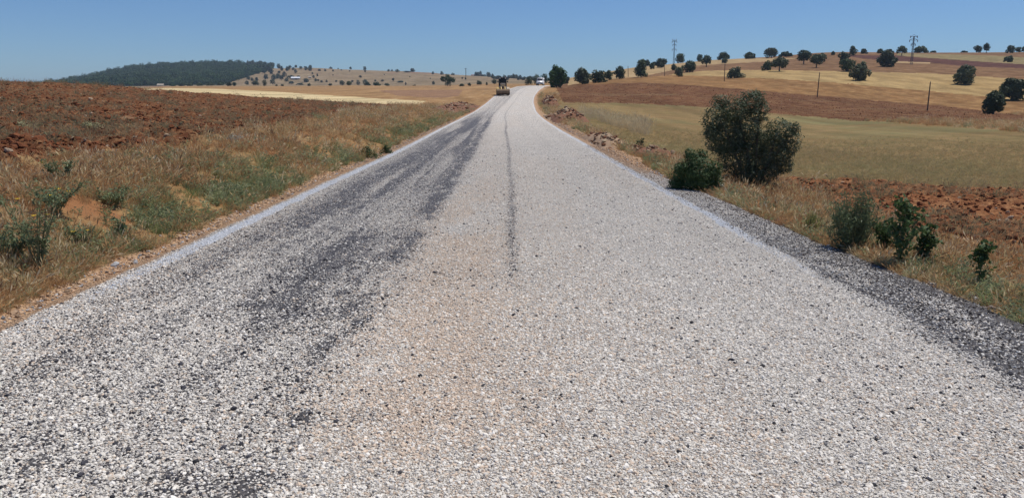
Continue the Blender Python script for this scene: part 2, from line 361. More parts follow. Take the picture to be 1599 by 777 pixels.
for zi, zn in enumerate(ZN):
    q = quads[qz == zi]
    if not len(q): continue
    u_, inv = np.unique(q, return_inverse=True)
    vv = allv[u_]; ff = inv.reshape(q.shape)
    if zn == 'verge':       # close the hole under the camera
        c = len(vv); vv = np.vstack([vv, [[0, 0, -1.85]]])
        me = mesh_np(zn, vv, ff[:, ::-1], ZM[zn], True)
        ring = {int(k): n for n, k in enumerate(u_)}
        cap = [(ring[int(vid[a, 0])], ring[int(vid[(a + 1) % NA, 0])], c) for a in range(NA) if int(vid[a, 0]) in ring and int(vid[(a + 1) % NA, 0]) in ring]
    else:
        me = mesh_np(zn, vv, ff[:, ::-1], ZM[zn], True)
    link(ZLAB.get(zn, zn), me, kind='structure')

# ------------------------------------------------------------------ road surface state: bare bitumen share, tan dust, white edge strip
def px_t(u, v):
    x, y, z, r = hit(u, v); return x - float(road_x(y)), y
SPOTS = []     # (t, y, rt, ry, amount)
for (u, v, ru, rv, a) in [(540, 655, 60, 14, .5), (480, 655, 35, 10, .35), (330, 765, 110, 26, .75), (250, 748, 60, 14, .45), (120, 725, 60, 14, .35), (60, 690, 45, 12, .2), (740, 655, 60, 12, .22), (715, 645, 20, 8, .25),
                          (430, 480, 90, 22, .30), (250, 600, 80, 20, .14), (700, 430, 80, 14, .12), (930, 172, 30, 6, 0)]:
    ph, s = ray(u, v); r = -1.7 / s; x, y = r * math.sin(ph), r * math.cos(ph)
    r2 = -1.7 / ray(u, v - rv)[1]
    SPOTS.append((x - float(road_x(y)), y, ru * r / 1250, abs(r2 - r), a))
def road_state(t, y):
    t = np.asarray(t, float); y = np.asarray(y, float)
    wob = .10 * (fbm(t * 0 + 1, y * .13, 3, 3) - .5) + .22 * np.sin(y / 17.) * sstep(45, 80, y)
    tt = t - wob
    ysq = 9 * np.log1p(np.maximum(y, 0) / 9.)
    n1 = fbm(t * 2.2, ysq * .55, 11, 4); n4 = fbm(t * 4.5, ysq * .22, 17, 4); n2 = fbm(t * 6, y * 1.6, 13, 3); n3 = fbm(t * 1.0, y * .10, 15, 3)
    d = .03 + .10 * n2 * n1
    ll = sstep(-.62, -.92, tt)
    d += ll * (.16 + .22 * n1)
    d += np.exp(-((tt + .90) / .17) ** 2) * (.55 * sstep(.40, .60, n2) * sstep(3.5, 5.5, y) + .12)
    d += np.exp(-(np.abs(tt + 1.85) / 1.05) ** 3) * (.14 + .46 * sstep(.38, .62, n1 * .5 + n4 * .5) + .22 * sstep(.5, .7, fbm(t * 14, ysq * .5, 37, 3))) * sstep(3.0, 9, y) * (1 - .35 * sstep(50, 110, y))
    d += np.exp(-((tt + 1.9) / .30) ** 2) * .25 * n4 * sstep(6, 10, y)
    d += np.exp(-((tt + 2.75) / .25) ** 2) * .18 * sstep(.4, .6, n1)
    d += np.exp(-((tt - .38) / .06) ** 2) * .7 * sstep(5.5, 9, y) * (.4 + n1)
    d += np.exp(-((tt - .25) / .35) ** 2) * .05 * sstep(6, 12, y)
    d += np.exp(-((tt - 1.9) / .45) ** 2) * .05 * sstep(8, 14, y) + np.exp(-((tt - 2.9) / .3) ** 2) * .13 * n1
    for (st, sy, rt, ry, a) in SPOTS:
        d += a * np.exp(-(((t - st) / rt) ** 2 + ((y - sy) / ry) ** 2)) * (.35 + 1.3 * sstep(.35, .65, n2))
    d *= .5 + 1.0 * fbm(t * 11, y * 8, 19, 3)
    pale = np.exp(-(((t - .0) / .7) ** 2 + ((y - 3.2) / .7) ** 2)) + .5 * np.exp(-((tt + .1) / .5) ** 2) * sstep(30, 50, y)
    d *= 1 - .6 * np.clip(pale, 0, 1)
    rag = .13 * (fbm(t * 3, y * 2.5, 21, 4) - .5)
    d *= 1 - .55 * sstep(35, 110, y)
    # edge strips of fine blue-white grit
    wf = .07 * sstep(25, 90, y)
    lw = sstep(-3.21 - wf, -3.27 - wf, t + rag) * sstep(-3.48, -3.42, t + rag * .6)
    rw = sstep(3.24 + wf, 3.30 + wf, t + rag * 1.3) * sstep(3.46, 3.40, t + rag) * (1 - .8 * sstep(12, 5.5, y) * sstep(.3, .62, n2 * .5 + n1 * .5))
    line = np.clip(lw * (.25 + .75 * sstep(6, 10, y))*(.65+.7*n2) + rw * (.2 + .8 * sstep(4.5, 12, y)) * (.6 + .8 * n2), 0, 1)
    # bare tar on the right shoulder
    tar = sstep(3.30 - .25 * sstep(8, 4, y), 3.48, t + rag * 1.6 + .1 * (n2 - .5)) * (1 - .75 * sstep(13, 24, y))
    tar = tar * (1 - .30 * sstep(7, 12, y)) * (1 - .35 * sstep(.55, .7, fbm(t * 5, y * 3, 23, 3)))
    d = np.clip(np.maximum(d * (1 - tar), tar * .93), 0, .96)
    leftdirt = sstep(-3.46, -3.56, t + rag)
    rdirt = sstep(3.44, 3.52, t + rag) * sstep(13, 24, y)
    dirt = np.clip(leftdirt + rdirt, 0, 1)
    d = d * (1 - line * .92) * (1 - dirt * .85)
    tan = np.clip(sstep(.45, .7, n3) * .22 + .95 * np.exp(-((t + .25) / .62) ** 2) * sstep(.25, .55, fbm(t * 1.2, y * .6, 25, 3)) * sstep(22, 8, y) * sstep(3, 4, y) + .04, 0, 1) * (t < 3.3)
    return d, line, tan, dirt
tv = np.concatenate([np.linspace(0, 1, 250)])
ys = [-40., -20, -8, -2, 0.5, 1.4]
while ys[-1] < 330: ys.append(ys[-1] + max(.022, min(ys[-1] * .0085, 1.6)))
ys = np.array(ys)
TL = road_left(ys); TR = road_right(ys)
T = TL[:, None] + (TR - TL)[:, None] * tv[None, :]
Yr = np.broadcast_to(ys[:, None], T.shape)
hx = np.gradient(road_x(ys), ys)                      # ribbon across the heading
nx = 1 / np.sqrt(1 + hx ** 2); ny = -hx * nx
Xr = road_x(ys)[:, None] + T * nx[:, None]; Y2 = Yr + T * ny[:, None]
cross = -.012 * np.abs(T) - .03 * sstep(3.5, 4.2, np.abs(T))
Zr = road_z(ys)[:, None] + cross + .02 + .010 * (fbm(T * 1.5, Yr * .8, 27, 3) - .5)
Zr = Zr - .012 * np.exp(-((T + 1.5) / .35) ** 2) * sstep(5, 9, Yr)
rd, rl, rt_, rdirt_ = road_state(T, Yr)
sk = .14 + .0015 * np.clip(ys, 0, 200)
Lx = Xr[:, :1] - .05; Rx = Xr[:, -1:] + .09
VX = np.concatenate([Lx, Xr, Rx], 1); VY = np.concatenate([Y2[:, :1], Y2, Y2[:, -1:]], 1)
VZ = np.concatenate([Zr[:, :1] - sk[:, None], Zr, Zr[:, -1:] - sk[:, None]], 1)
def ext(a): return np.concatenate([a[:, :1], a, a[:, -1:]], 1)
att = np.stack([ext(rd), ext(rl), ext(rt_), ext(rdirt_)], -1).astype(np.float32)
nyr, ntr = VX.shape
vid = np.arange(nyr * ntr).reshape(nyr, ntr)
quads = np.stack([vid[:-1, :-1], vid[:-1, 1:], vid[1:, 1:], vid[1:, :-1]], -1)

m_road, nt, out = new_mat('chip_seal'); g = G(nt)
pos = g.n('NewGeometry').outputs['Position']
at = g.n('Attribute', attribute_name='state', attribute_type='GEOMETRY')
sep = g.n('SeparateColor', {0: at.outputs['Color']}); dark, line, tan = sep.outputs[0], sep.outputs[1], sep.outputs[2]
dirt = at.outputs['Alpha']
warp = g.n('VectorMath', {0: pos, 1: g.n('VectorMath', {0: g.n('TexNoise', {'Vector': pos, 'Scale': 90., 'Detail': 2.}).outputs[1], 'Scale': .008}, operation='SCALE').outputs[0]}, operation='ADD').outputs[0]
vo = g.n('TexVoronoi', {'Vector': warp, 'Scale': 74., 'Randomness': 1.}, feature='F1')
ve = g.n('TexVoronoi', {'Vector': warp, 'Scale': 74., 'Randomness': 1.}, feature='DISTANCE_TO_EDGE')
vs = g.n('SeparateColor', {0: vo.outputs['Color']})
chip = g.ramp(vs.outputs[0], [(0, (.44, .41, .36)), (.25, (.60, .56, .50)), (.5, (.67, .635, .57)), (.75, (.75, .715, .65)), (.93, (.56, .45, .36)), (.97, (.36, .34, .34))])
chip = g.mix(g.math('MULTIPLY', tan, .7), chip, (.64, .52, .40))
chip = g.mix(g.math('MULTIPLY', line, .85), chip, (.64, .655, .68))
chip = g.mix(dirt, chip, (.46, .30, .18))
big = g.noise(pos, 1.3, 5, .6); bigr = g.rng(big, .3, .7, .9, 1.08)
chip = g.mix(1., chip, g.n('CombineColor', {0: bigr, 1: bigr, 2: bigr}).outputs[0], 'MULTIPLY')
bit = g.ramp(vs.outputs[2], [(0, (.018, .016, .016)), (.6, (.048, .043, .043)), (1, (.115, .105, .10))])
isb = g.math('LESS_THAN', vs.outputs[1], dark)
gap = g.math('MULTIPLY', g.rng(ve.outputs['Distance'], .0, .10, 1., 0.), g.rng(line, 0, 1, .75, .3))
col = g.mix(isb, chip, bit)
col = g.mix(gap, col, g.mix(dirt, (.20, .185, .175), (.34, .2, .12)))
dome = g.math('ADD', g.math('MULTIPLY', g.rng(ve.outputs['Distance'], 0., .25), g.rng(isb, 0, 1, 1., .35)), g.math('MULTIPLY', vs.outputs[2], .5))
bp = g.n('Bump', {'Height': dome, 'Strength': .9, 'Distance': .008})
rough = g.rng(isb, 0, 1, .85, .55)
bs = g.n('BsdfPrincipled', {'Base Color': col, 'Roughness': rough, 'Specular IOR Level': .3, 'Normal': bp.outputs[0]})
nt.links.new(bs.outputs[0], out.inputs[0])

lab_line = (ext(rl)[:-1, :-1] > .4)
lab_sh = (ext(T)[:-1, :-1] > 3.45)
def road_piece(name, mask):
    q = quads[mask]; u_, inv = np.unique(q, return_inverse=True)
    vv = np.stack([VX, VY, VZ], -1).reshape(-1, 3)[u_]
    me = mesh_np(name, vv, inv.reshape(q.shape), m_road, True)
    a = me.attributes.new('state', 'FLOAT_COLOR', 'POINT'); a.data.foreach_set('color', att.reshape(-1, 4)[u_].ravel())
    return link(name, me, kind='structure')
road_piece('road', ~lab_line & ~lab_sh)
road_piece('road_edge_strip', lab_line & ~lab_sh)
road_piece('road_shoulder', lab_sh)
def road_top(t, y):
    z = road_z(y) - .012 * np.abs(t) - .03 * sstep(3.5, 4.2, np.abs(t)) + .02 + .010 * (fbm(t * 1.5, y * .8, 27, 3) - .5)
    return z - .012 * np.exp(-((t + 1.5) / .35) ** 2) * sstep(5, 9, y)

# ------------------------------------------------------------------ scattering of uncountable stuff
def scatter(name, P, rot, scl, col, pick, protos, **props):
    me = bpy.data.meshes.new(name); P = np.asarray(P, np.float32); n = len(P)
    me.vertices.add(n); me.vertices.foreach_set('co', P.ravel())
    for nm, ty, fld, arr in (('rot', 'FLOAT_VECTOR', 'vector', rot), ('scl', 'FLOAT_VECTOR', 'vector', scl), ('tintcol', 'FLOAT_VECTOR', 'vector', col), ('pick', 'INT', 'value', pick)):
        a = me.attributes.new(nm, ty, 'POINT')
        a.data.foreach_set(fld, np.ascontiguousarray(arr, dtype=np.int32 if ty == 'INT' else np.float32).ravel())
    c = bpy.data.collections.new(name + '_sources')
    for p in protos: c.objects.link(p)
    o = link(name, me, kind='stuff', **props)
    ng = bpy.data.node_groups.new(name, 'GeometryNodeTree')
    ng.interface.new_socket('Geometry', in_out='INPUT', socket_type='NodeSocketGeometry')
    ng.interface.new_socket('Geometry', in_out='OUTPUT', socket_type='NodeSocketGeometry')
    N = ng.nodes; gi = N.new('NodeGroupInput'); go = N.new('NodeGroupOutput')
    ip = N.new('GeometryNodeInstanceOnPoints'); ci = N.new('GeometryNodeCollectionInfo')
    ci.inputs['Collection'].default_value = c; ci.inputs['Separate Children'].default_value = True; ci.inputs['Reset Children'].default_value = True
    def na(nm, ty):
        q = N.new('GeometryNodeInputNamedAttribute'); q.data_type = ty; q.inputs['Name'].default_value = nm
        return [s for s in q.outputs if s.enabled and s.name == 'Attribute'][0]
    L = ng.links.new
    L(gi.outputs[0], ip.inputs['Points']); L(ci.outputs[0], ip.inputs['Instance'])
    ip.inputs['Pick Instance'].default_value = True
    L(na('pick', 'INT'), ip.inputs['Instance Index']); L(na('rot', 'FLOAT_VECTOR'), ip.inputs['Rotation']); L(na('scl', 'FLOAT_VECTOR'), ip.inputs['Scale'])
    L(ip.outputs[0], go.inputs[0])
    md = o.modifiers.new('scatter', 'NODES'); md.node_group = ng
    return o
def proto(name, me): return bpy.data.objects.new(name, me)
def rock_mesh(name, seed, mat, sub=1, flat=.7, smooth=False):
    bm = bmesh.new(); bmesh.ops.create_icosphere(bm, subdivisions=sub, radius=.5)
    r = random.Random(seed); ax = [Vector((r.uniform(-1, 1), r.uniform(-1, 1), r.uniform(-1, 1))).normalized() for _ in range(7)]
    lim = [r.uniform(.26, .42) for _ in ax]
    for v in bm.verts:
        for a, l in zip(ax, lim):
            d = v.co.dot(a)
            if d > l: v.co -= a * (d - l)
        v.co += Vector((r.uniform(-1, 1), r.uniform(-1, 1), r.uniform(-1, 1))) * .04
        v.co.z *= flat
    me = bpy.data.meshes.new(name); bm.to_mesh(me); bm.free(); me.materials.append(mat)
    if smooth: me.polygons.foreach_set('use_smooth', [True] * len(me.polygons))
    return me
def tint_mat(name, rough=.85, trans=0., spec=.25, noise=0., nscale=30.):
    """colour comes with each scattered piece (its own real colour)"""
    m, nt, out = new_mat(name); g = G(nt)
    a = g.n('Attribute', attribute_name='tintcol', attribute_type='INSTANCER').outputs['Vector']
    if noise:
        nz = g.rng(g.noise(g.n('TexCoord').outputs['Object'], nscale, 3), .3, .7, 1 - noise, 1 + noise)
        a = g.mix(1., a, g.n('CombineColor', {0: nz, 1: nz, 2: nz}).outputs[0], 'MULTIPLY')
    b = g.n('BsdfPrincipled', {'Base Color': a, 'Roughness': rough, 'Specular IOR Level': spec})
    sh_ = b.outputs[0]
    if trans:
        tr = g.n('BsdfTranslucent', {'Color': a}); mx = g.n('MixShader', {0: trans, 1: b.outputs[0], 2: tr.outputs[0]}); sh_ = mx.outputs[0]
    nt.links.new(sh_, out.inputs[0]); return m
M_CHIP = tint_mat('stone_chip', .8, spec=.3)

# chippings on the road
def chips():
    y = []; t = []
    def add(n, y0, y1, pw):
        uu = rng.random(n); yy = (y0 ** pw + uu * (y1 ** pw - y0 ** pw)) ** (1 / pw)
        tt = rng.uniform(-3.75, 4.2, n); xx = tt + road_x(yy)
        k = (np.abs(xx) < .70 * yy + .45) & (tt > road_left(yy) + .02) & (tt < road_right(yy) - .02)
        if y1 < 10: k &= rng.random(n) < 1 - .62 * sstep(4.5, 9.5, yy)
        y.append(yy[k]); t.append(tt[k])
    add(520000, 2.5, 9.5, 1.0)
    add(240000, 9.5, 48, -.8)
    y = np.concatenate(y); t = np.concatenate(t)
    d, ln, tn, dt = road_state(t, y)
    n = len(y); u1 = rng.random(n)
    keep = (u1 > d * .85) & (rng.random(n) > dt * .6) & (rng.random(n) > sstep(16, 46, y))
    y, t, d, ln, tn, dt = [a[keep] for a in (y, t, d, ln, tn, dt)]; n = len(y)
    base = rng.choice(6, n, p=[.34, .29, .18, .07, .08, .04])
    pal = np.array([(.74, .695, .62), (.65, .61, .54), (.81, .77, .70), (.63, .53, .42), (.50, .47, .43), (.35, .33, .31)])
    c = pal[base] * rng.uniform(.88, 1.12, (n, 1))
    tan_ = (rng.random(n) < tn * .6)[:, None]; c = np.where(tan_, np.array([.66, .53, .41]) * rng.uniform(.8, 1.1, (n, 1)), c)
    blk = (rng.random(n) < .005 + d * .30)[:, None]; c = np.where(blk, np.array([.035, .034, .04]) * rng.uniform(.6, 2, (n, 1)), c)
    c = np.where((ln > rng.uniform(.2, .9, n))[:, None], np.array([.62, .645, .68]) * rng.uniform(.85, 1.1, (n, 1)), c)
    c = np.where((dt > .5)[:, None], np.array([.48, .33, .21]) * rng.uniform(.7, 1.2, (n, 1)), c)
    s = rng.gamma(5, .0100 / 5, n) * (1 + .25 * sstep(8, 20, y)); s = np.clip(s, .006, .028)
    s = np.where(blk[:, 0] & (rng.random(n) < .12), s * 1.5, s)
    P = np.stack([t + road_x(y), y, road_top(t, y) + s * .12], -1)
    rot = rng.uniform(-.5, .5, (n, 3)); rot[:, 2] = rng.uniform(0, 6.28, n)
    sc = s[:, None] * rng.uniform(.8, 1.25, (n, 3)) * 1.25
    pk = rng.integers(0, 6, n)
    scatter('road_chippings', P, rot, sc, c, pk, [proto('chip', rock_mesh('chip', 50 + k, M_CHIP)) for k in range(6)])
    # coarser loose black tarry stones
    m = 330
    yy = 2.6 + (rng.random(m) ** 1.6) * 30; tt = rng.normal(-1.1, 1.7, m); kk = (tt > -3.1) & (tt < 3.1); yy = yy[kk]; tt = tt[kk]; m = len(yy)
    s = rng.uniform(.012, .027, m) * (1 + .3 * (rng.random(m) < .08)); P = np.stack([tt + road_x(yy), yy, road_top(tt, yy) + s * .3], -1)
    rot = rng.uniform(-.4, .4, (m, 3)); rot[:, 2] = rng.uniform(0, 6.28, m)
    scatter('loose_tarry_stones', P, rot, s[:, None] * rng.uniform(.8, 1.4, (m, 3)), np.array([[.03, .029, .032]]) * rng.uniform(.6, 2.6, (m, 1)), rng.integers(0, 6, m),
            [proto('tarry_stone', rock_mesh('tarry_stone', 70 + k, M_CHIP)) for k in range(6)])
    # rough clinker on the tarred shoulder
    m = 15000
    yy = 3.2 + (rng.random(m) ** 1.3) * 26; e = road_right(yy); tt = e - rng.random(m) ** 1.1 * .85; kk = tt > 3.3; yy = yy[kk]; tt = tt[kk]; m = len(yy)
    s = rng.gamma(5, .012 / 5, m); s = np.clip(s, .006, .035)
    far_ = sstep(10, 22, yy)[:, None] * .9
    c = np.where(rng.random((m, 1)) < .16 + .25 * (tt[:, None] < 3.6), np.array([[.45, .455, .46]]), np.array([[.046, .039, .036]]) * rng.uniform(.4, 2.2, (m, 1)))
    c = c * (1 - far_) + np.array([[.36, .25, .17]]) * rng.uniform(.5, 1.3, (m, 1)) * far_
    P = np.stack([tt + road_x(yy), yy, road_top(tt, yy) + s * .15], -1); rot = rng.uniform(-.5, .5, (m, 3)); rot[:, 2] = rng.uniform(0, 6.28, m)
    scatter('shoulder_gravel', P, rot, s[:, None] * rng.uniform(.8, 1.4, (m, 3)), c, rng.integers(0, 6, m), [proto('clinker', rock_mesh('clinker', 90 + k, M_CHIP)) for k in range(6)])
chips()

# soil clods on the ploughed ground
M_CLOD = tint_mat('soil_clod', .95, spec=.1, noise=.3, nscale=6.)
def sample_polar(n, r0, r1, ph0, ph1, pw=.7):
    uu = rng.random(n); r = (r0 ** pw + uu * (r1 ** pw - r0 ** pw)) ** (1 / pw); ph = rng.uniform(ph0, ph1, n)
    return r * np.sin(ph), r * np.cos(ph), r
def clods():
    x, y, r = sample_polar(150000, 9, 190, R(-41), R(41), .35)
    z = gzone(x, y); k = np.isin(z, [ZI['ploughed_field'], ZI['red_strip'], ZI['red_field']])
    x, y, r, z = x[k], y[k], r[k], z[k]; n = len(x)
    dens = fbm(x * .5, y * .5, 101, 3); k = dens + rng.random(n) * .5 > .62; x, y, r, z = x[k], y[k], r[k], z[k]; n = len(x)
    s = np.clip(rng.gamma(2.5, .055 / 2.5, n), .015, .22) * (1 + r / 260) * np.where(z == ZI['red_field'], .8, 1); s = np.where(z == ZI['red_strip'], np.minimum(s, .10), s)
    P = np.stack([x, y, gz(x, y) + s * .12], -1)
    c = np.where((z == ZI['ploughed_field'])[:, None], [.15, .057, .027], np.where((z == ZI['red_strip'])[:, None], [.21, .083, .038], [.15, .062, .030])) * rng.uniform(.6, 1.35, (n, 1))
    pale = rng.random((n, 1)) < .05; c = np.where(pale, np.array([.36, .27, .19]), c)
    rot = rng.uniform(-.6, .6, (n, 3)); rot[:, 2] = rng.uniform(0, 6.28, n)
    scatter('soil_clods', P, rot, s[:, None] * rng.uniform(.7, 1.3, (n, 3)), c, rng.integers(0, 5, n), [proto('clod', rock_mesh('clod', 120 + k, M_CLOD, 2)) for k in range(5)])
clods()
# grit on the sandy shoulders and verge
def grit():
    n = 42000
    y = 3.5 + rng.random(n) ** 1.7 * 60; side = rng.random(n) < .45
    t = np.where(side, road_left(y) - rng.exponential(.17, n), road_right(y) + rng.exponential(.30, n))
    k = (t < road_left(y) - .02) | (t > road_right(y) + .02); y, t = y[k], t[k]; n = len(y); x = t + road_x(y)
    s = np.clip(rng.gamma(3, .016 / 3, n), .005, .07) * (1 + y / 60)
    c = np.array([[.40, .27, .17]]) * rng.uniform(.45, 1.5, (n, 1)); c = np.where(((t > 0) & (y < 18))[:, None], np.array([[.12, .10, .085]]) * rng.uniform(.5, 2, (n, 1)), c); c = np.where(rng.random((n, 1)) < .14, np.array([.45, .45, .45]) * rng.uniform(.4, 1.2, (n, 1)), c)
    P = np.stack([x, y, gz(x, y) + s * .15], -1); rot = rng.uniform(-.5, .5, (n, 3)); rot[:, 2] = rng.uniform(0, 6.28, n)
    scatter('roadside_grit', P, rot, s[:, None] * rng.uniform(.8, 1.4, (n, 3)), c, rng.integers(0, 5, n), [proto('grit', rock_mesh('grit', 140 + k, M_CHIP)) for k in range(5)])
grit()

# ------------------------------------------------------------------ grasses and weeds (stuff)
M_BLADE = tint_mat('grass_blade', .85, trans=.42, spec=.1)
def strips(segs):
    """segs: list of (points(list of Vector), widths) -> verts, faces"""
    V, Fc = [], []
    for pts, wd in segs:
        b = len(V); d = (pts[-1] - pts[0]); side = d.cross(Vector((random.gauss(0, 1), random.gauss(0, 1), random.gauss(0, .3))))
        side = side.normalized() if side.length > 1e-6 else Vector((1, 0, 0))
        for p, w_ in zip(pts, wd): V += [p - side * w_ * .5, p + side * w_ * .5]
        for i in range(len(pts) - 1): Fc.append((b + 2 * i, b + 2 * i + 1, b + 2 * i + 3, b + 2 * i + 2))
    return V, Fc
def tuft(name, n, h, spread, wd, lean, head=0, broad=False, mat=None):
    segs = []
    for _ in range(n):
        a = random.uniform(0, 6.283); r0 = random.uniform(0, spread); l = random.uniform(.5, 1.) * h; le = random.uniform(.15, 1) * lean
        p0 = Vector((math.cos(a) * r0, math.sin(a) * r0, -.01)); a2 = a + random.uniform(-.9, .9); d = Vector((math.cos(a2), math.sin(a2), 0))
        pts = [p0, p0 + d * l * le * .3 + Vector((0, 0, l * .5)), p0 + d * l * le + Vector((0, 0, l * (1 - le * .35)))]
        segs.append((pts, [wd, wd * .8, wd * .15]))
        if head and random.random() < head:
            e = pts[-1]; dd = (pts[-1] - pts[-2]).normalized()
            segs.append(([e - dd * .02, e + dd * .035, e + dd * .08], [wd * .6, wd * 3.2, wd * .4]))
        if broad:
            for q in range(5):
                t_ = random.uniform(.15, .95); c = pts[0].lerp(pts[1], t_ * 2) if t_ < .5 else pts[1].lerp(pts[2], t_ * 2 - 1)
                a3 = random.uniform(0, 6.28); dl = Vector((math.cos(a3), math.sin(a3), random.uniform(.1, .8))) * random.uniform(.03, .06)
                segs.append(([c, c + dl * .5, c + dl], [.004, .02, .003]))
    V, Fc = strips(segs)
    me = mesh_np(name, [tuple(v) for v in V], Fc, mat or M_BLADE); return me
PROTO_G = {
 'dry': [proto('dry_tuft', tuft('dry_tuft', 26, .26, .10, .0055, .9, .25)) for _ in range(3)],
 'tall': [proto('tall_straw', tuft('tall_straw', 12, .55, .09, .0045, .45, .9)) for _ in range(3)],
 'green': [proto('green_tuft', tuft('green_tuft', 30, .24, .09, .008, .8)) for _ in range(3)],
 'weed': [proto('leafy_weed', tuft('leafy_weed', 7, .28, .05, .005, .7, 0, True)) for _ in range(4)],
}
def grass(name, kind, x, y, size, cols, var=.25):
    n = len(x); s = size * rng.uniform(.6, 1.35, n)
    cols = np.array(cols); c = cols[rng.integers(0, len(cols), n)] * rng.uniform(1 - var, 1 + var, (n, 1))
    rot = rng.uniform(-.15, .15, (n, 3)); rot[:, 2] = rng.uniform(0, 6.28, n)
    sc = np.stack([s, s, s * rng.uniform(.8, 1.2, n)], -1); pr = PROTO_G[kind]
    pr = [bpy.data.objects.new(p.name, p.data) for p in pr]
    return scatter(name, np.stack([x, y, gz(x, y) - .01], -1), rot, sc, c, rng.integers(0, len(pr), n), pr)
def tof(x, y):
    d = x - road_x(y); return np.where(d < 0, d - road_left(y), d - road_right(y))   # metres beyond the road's own edge (signed)
DRY = [(.60, .43, .22), (.70, .55, .32), (.56, .36, .18), (.46, .30, .15), (.76, .64, .42), (.52, .44, .24)]
RUST = [(.46, .25, .12), (.52, .31, .15), (.42, .25, .13)]
GRN = [(.25, .29, .12), (.34, .35, .17), (.42, .40, .21)]
GREY = [(.28, .32, .17), (.38, .40, .23), (.26, .30, .15)]
def verge_grass():
    x, y, r = sample_polar(300000, 5.2, 150, R(-41), R(41), .15)
    z = gzone(x, y); e = tof(x, y); ae = np.abs(e); k = (z == ZI['verge']) & (ae > np.where(e > 0, .03, .12)); x, y, r, e, ae = [a[k] for a in (x, y, r, e, ae)]
    n = len(x); cl = fbm(x * .55, y * .55, 201, 4); c2 = fbm(x * .35 + 40, y * .35, 203, 4); c3 = fbm(x * 1.2, y * 1.2, 207, 3); u1 = rng.random(n)
    grow = np.where(e > 0, sstep(-.1, .12, ae), sstep(.02, .32, ae))
    big = (1 + r / 110) * (.62 + .38 * sstep(8, 22, r))
    gs = np.where(e < 0, np.exp(-((ae - .62 - .004 * r) / (.36 + .012 * r)) ** 2) * sstep(7.5, 11, r) * 1.0, np.exp(-((ae - .6) / .7) ** 2) * .55)
    green = gs * sstep(.22, .42, c2) * np.where(e < 0, .8, .7) + .10 * sstep(.60, .72, c2)
    bare = sstep(.44, .52, c3) * sstep(.47, .55, fbm(x * .3, y * .3, 209, 3)) * (e < 0)
    f = rng.random(n) < (.36 + .64 * sstep(.36, .60, cl)) * grow * (1 - .9 * bare)
    g_ = f & (u1 < green); k = g_ & (rng.random(n) < .6)
    grass('green_grass', 'green', x[k], y[k], (big * .8)[k], GRN + [(.15, .2, .11)])
    k2 = g_ & ~k; grass('grey_green_weeds', 'weed', x[k2], y[k2], (big * .9)[k2], GREY)
    d_ = f & ~g_
    rust = sstep(.5, .62, fbm(x * .28, y * .28, 211, 3)); u2 = rng.random(n)
    a = d_ & (u2 < .55) & (rng.random(n) > rust * .6); grass('dry_grass', 'dry', x[a], y[a], big[a] * .78 * (.6 + cl[a] * .9), DRY + RUST)
    a = d_ & (u2 < .55) & ~a; grass('russet_grass', 'dry', x[a], y[a], big[a] * .7, RUST)
    a = d_ & (u2 >= .55) & (u2 < .55 + .16 * sstep(.45, .65, c3) + .05) & (ae > .5); grass('tall_straw_grass', 'tall', x[a], y[a], (big * .62)[a] * np.where(e[a] > 0, .95, .9), DRY)
    a = d_ & (u2 > .93 - .12 * sstep(.5, .6, c2)); grass('scattered_weeds', 'weed', x[a], y[a], big[a] * .75, GREY + [(.3, .28, .16)])
verge_grass()
def field_grass():
    x, y, r = sample_polar(60000, 15, 70, R(0), R(41), .3)
    k = (gzone(x, y) == ZI['grass_field']) & (rng.random(len(x)) < .6 * sstep(60, 25, r)); x, y, r = x[k], y[k], r[k]; n = len(x)
    grass('meadow_grass', 'dry', x, y, .42 + r / 300, [(.50, .37, .19), (.44, .36, .18), (.52, .40, .22), (.40, .35, .17)], .12)
    x, y, r = sample_polar(22000, 10, 95, R(-41), R(41), .3)
    z = gzone(x, y); k = np.isin(z, [ZI['ploughed_field'], ZI['red_strip']]) & (fbm(x * .4, y * .4, 221, 3) > .53)
    x, y, r = x[k], y[k], r[k]; grass('weeds_on_the_ploughed_soil', 'dry', x, y, .6 + r / 130, [(.40, .27, .15), (.36, .29, .17), (.22, .23, .13)], .25)
field_grass()
# pale feathery grass band beside the right verge
def pale_band():
    P = []
    for (u0, v0, u1, v1, n, sp) in [(925, 182, 945, 188, 60, 2), (940, 190, 1010, 208, 240, 1.2), (905, 178, 925, 186, 60, 3), (985, 204, 1012, 212, 60, 2)]:
        for _ in range(n):
            t = random.random(); h_ = hit(u0 + (u1 - u0) * t + random.gauss(0, 3), v0 + (v1 - v0) * t + random.gauss(0, sp), 20, 120); P.append(h_[:2])
    P = np.array(P); grass('pale_feather_grass', 'tall', P[:, 0], P[:, 1], np.full(len(P), 1.35), [(.66, .55, .34), (.6, .48, .3)], .1)
pale_band()

# ------------------------------------------------------------------ foliage
def leaf_mat(name, c1, c2, c3=None, trans=.22):
    m, nt, out = new_mat(name); g = G(nt)
    pos = g.n('TexCoord').outputs['Object']; a = g.noise(pos, 1.1, 3); b = g.noise(pos, 9., 2)
    rnd = g.n('ObjectInfo').outputs['Random']
    col = g.mix(g.rng(a, .35, .65), c1, c2)
    if c3: col = g.mix(g.rng(b, .5, .75), col, c3)
    v_ = g.rng(rnd, 0, 1, .68, 1.35); col = g.mix(1., col, g.n('CombineColor', {0: v_, 1: v_, 2: v_}).outputs[0], 'MULTIPLY')
    bs = g.n('BsdfPrincipled', {'Base Color': col, 'Roughness': .6, 'Specular IOR Level': .25}); tr = g.n('BsdfTranslucent', {'Color': col})
    nt.links.new(g.n('MixShader', {0: trans, 1: bs.outputs[0], 2: tr.outputs[0]}).outputs[0], out.inputs[0]); return m
M_OLIVE = leaf_mat('olive_leaves', (.062, .08, .038), (.095, .115, .06), (.15, .165, .095))
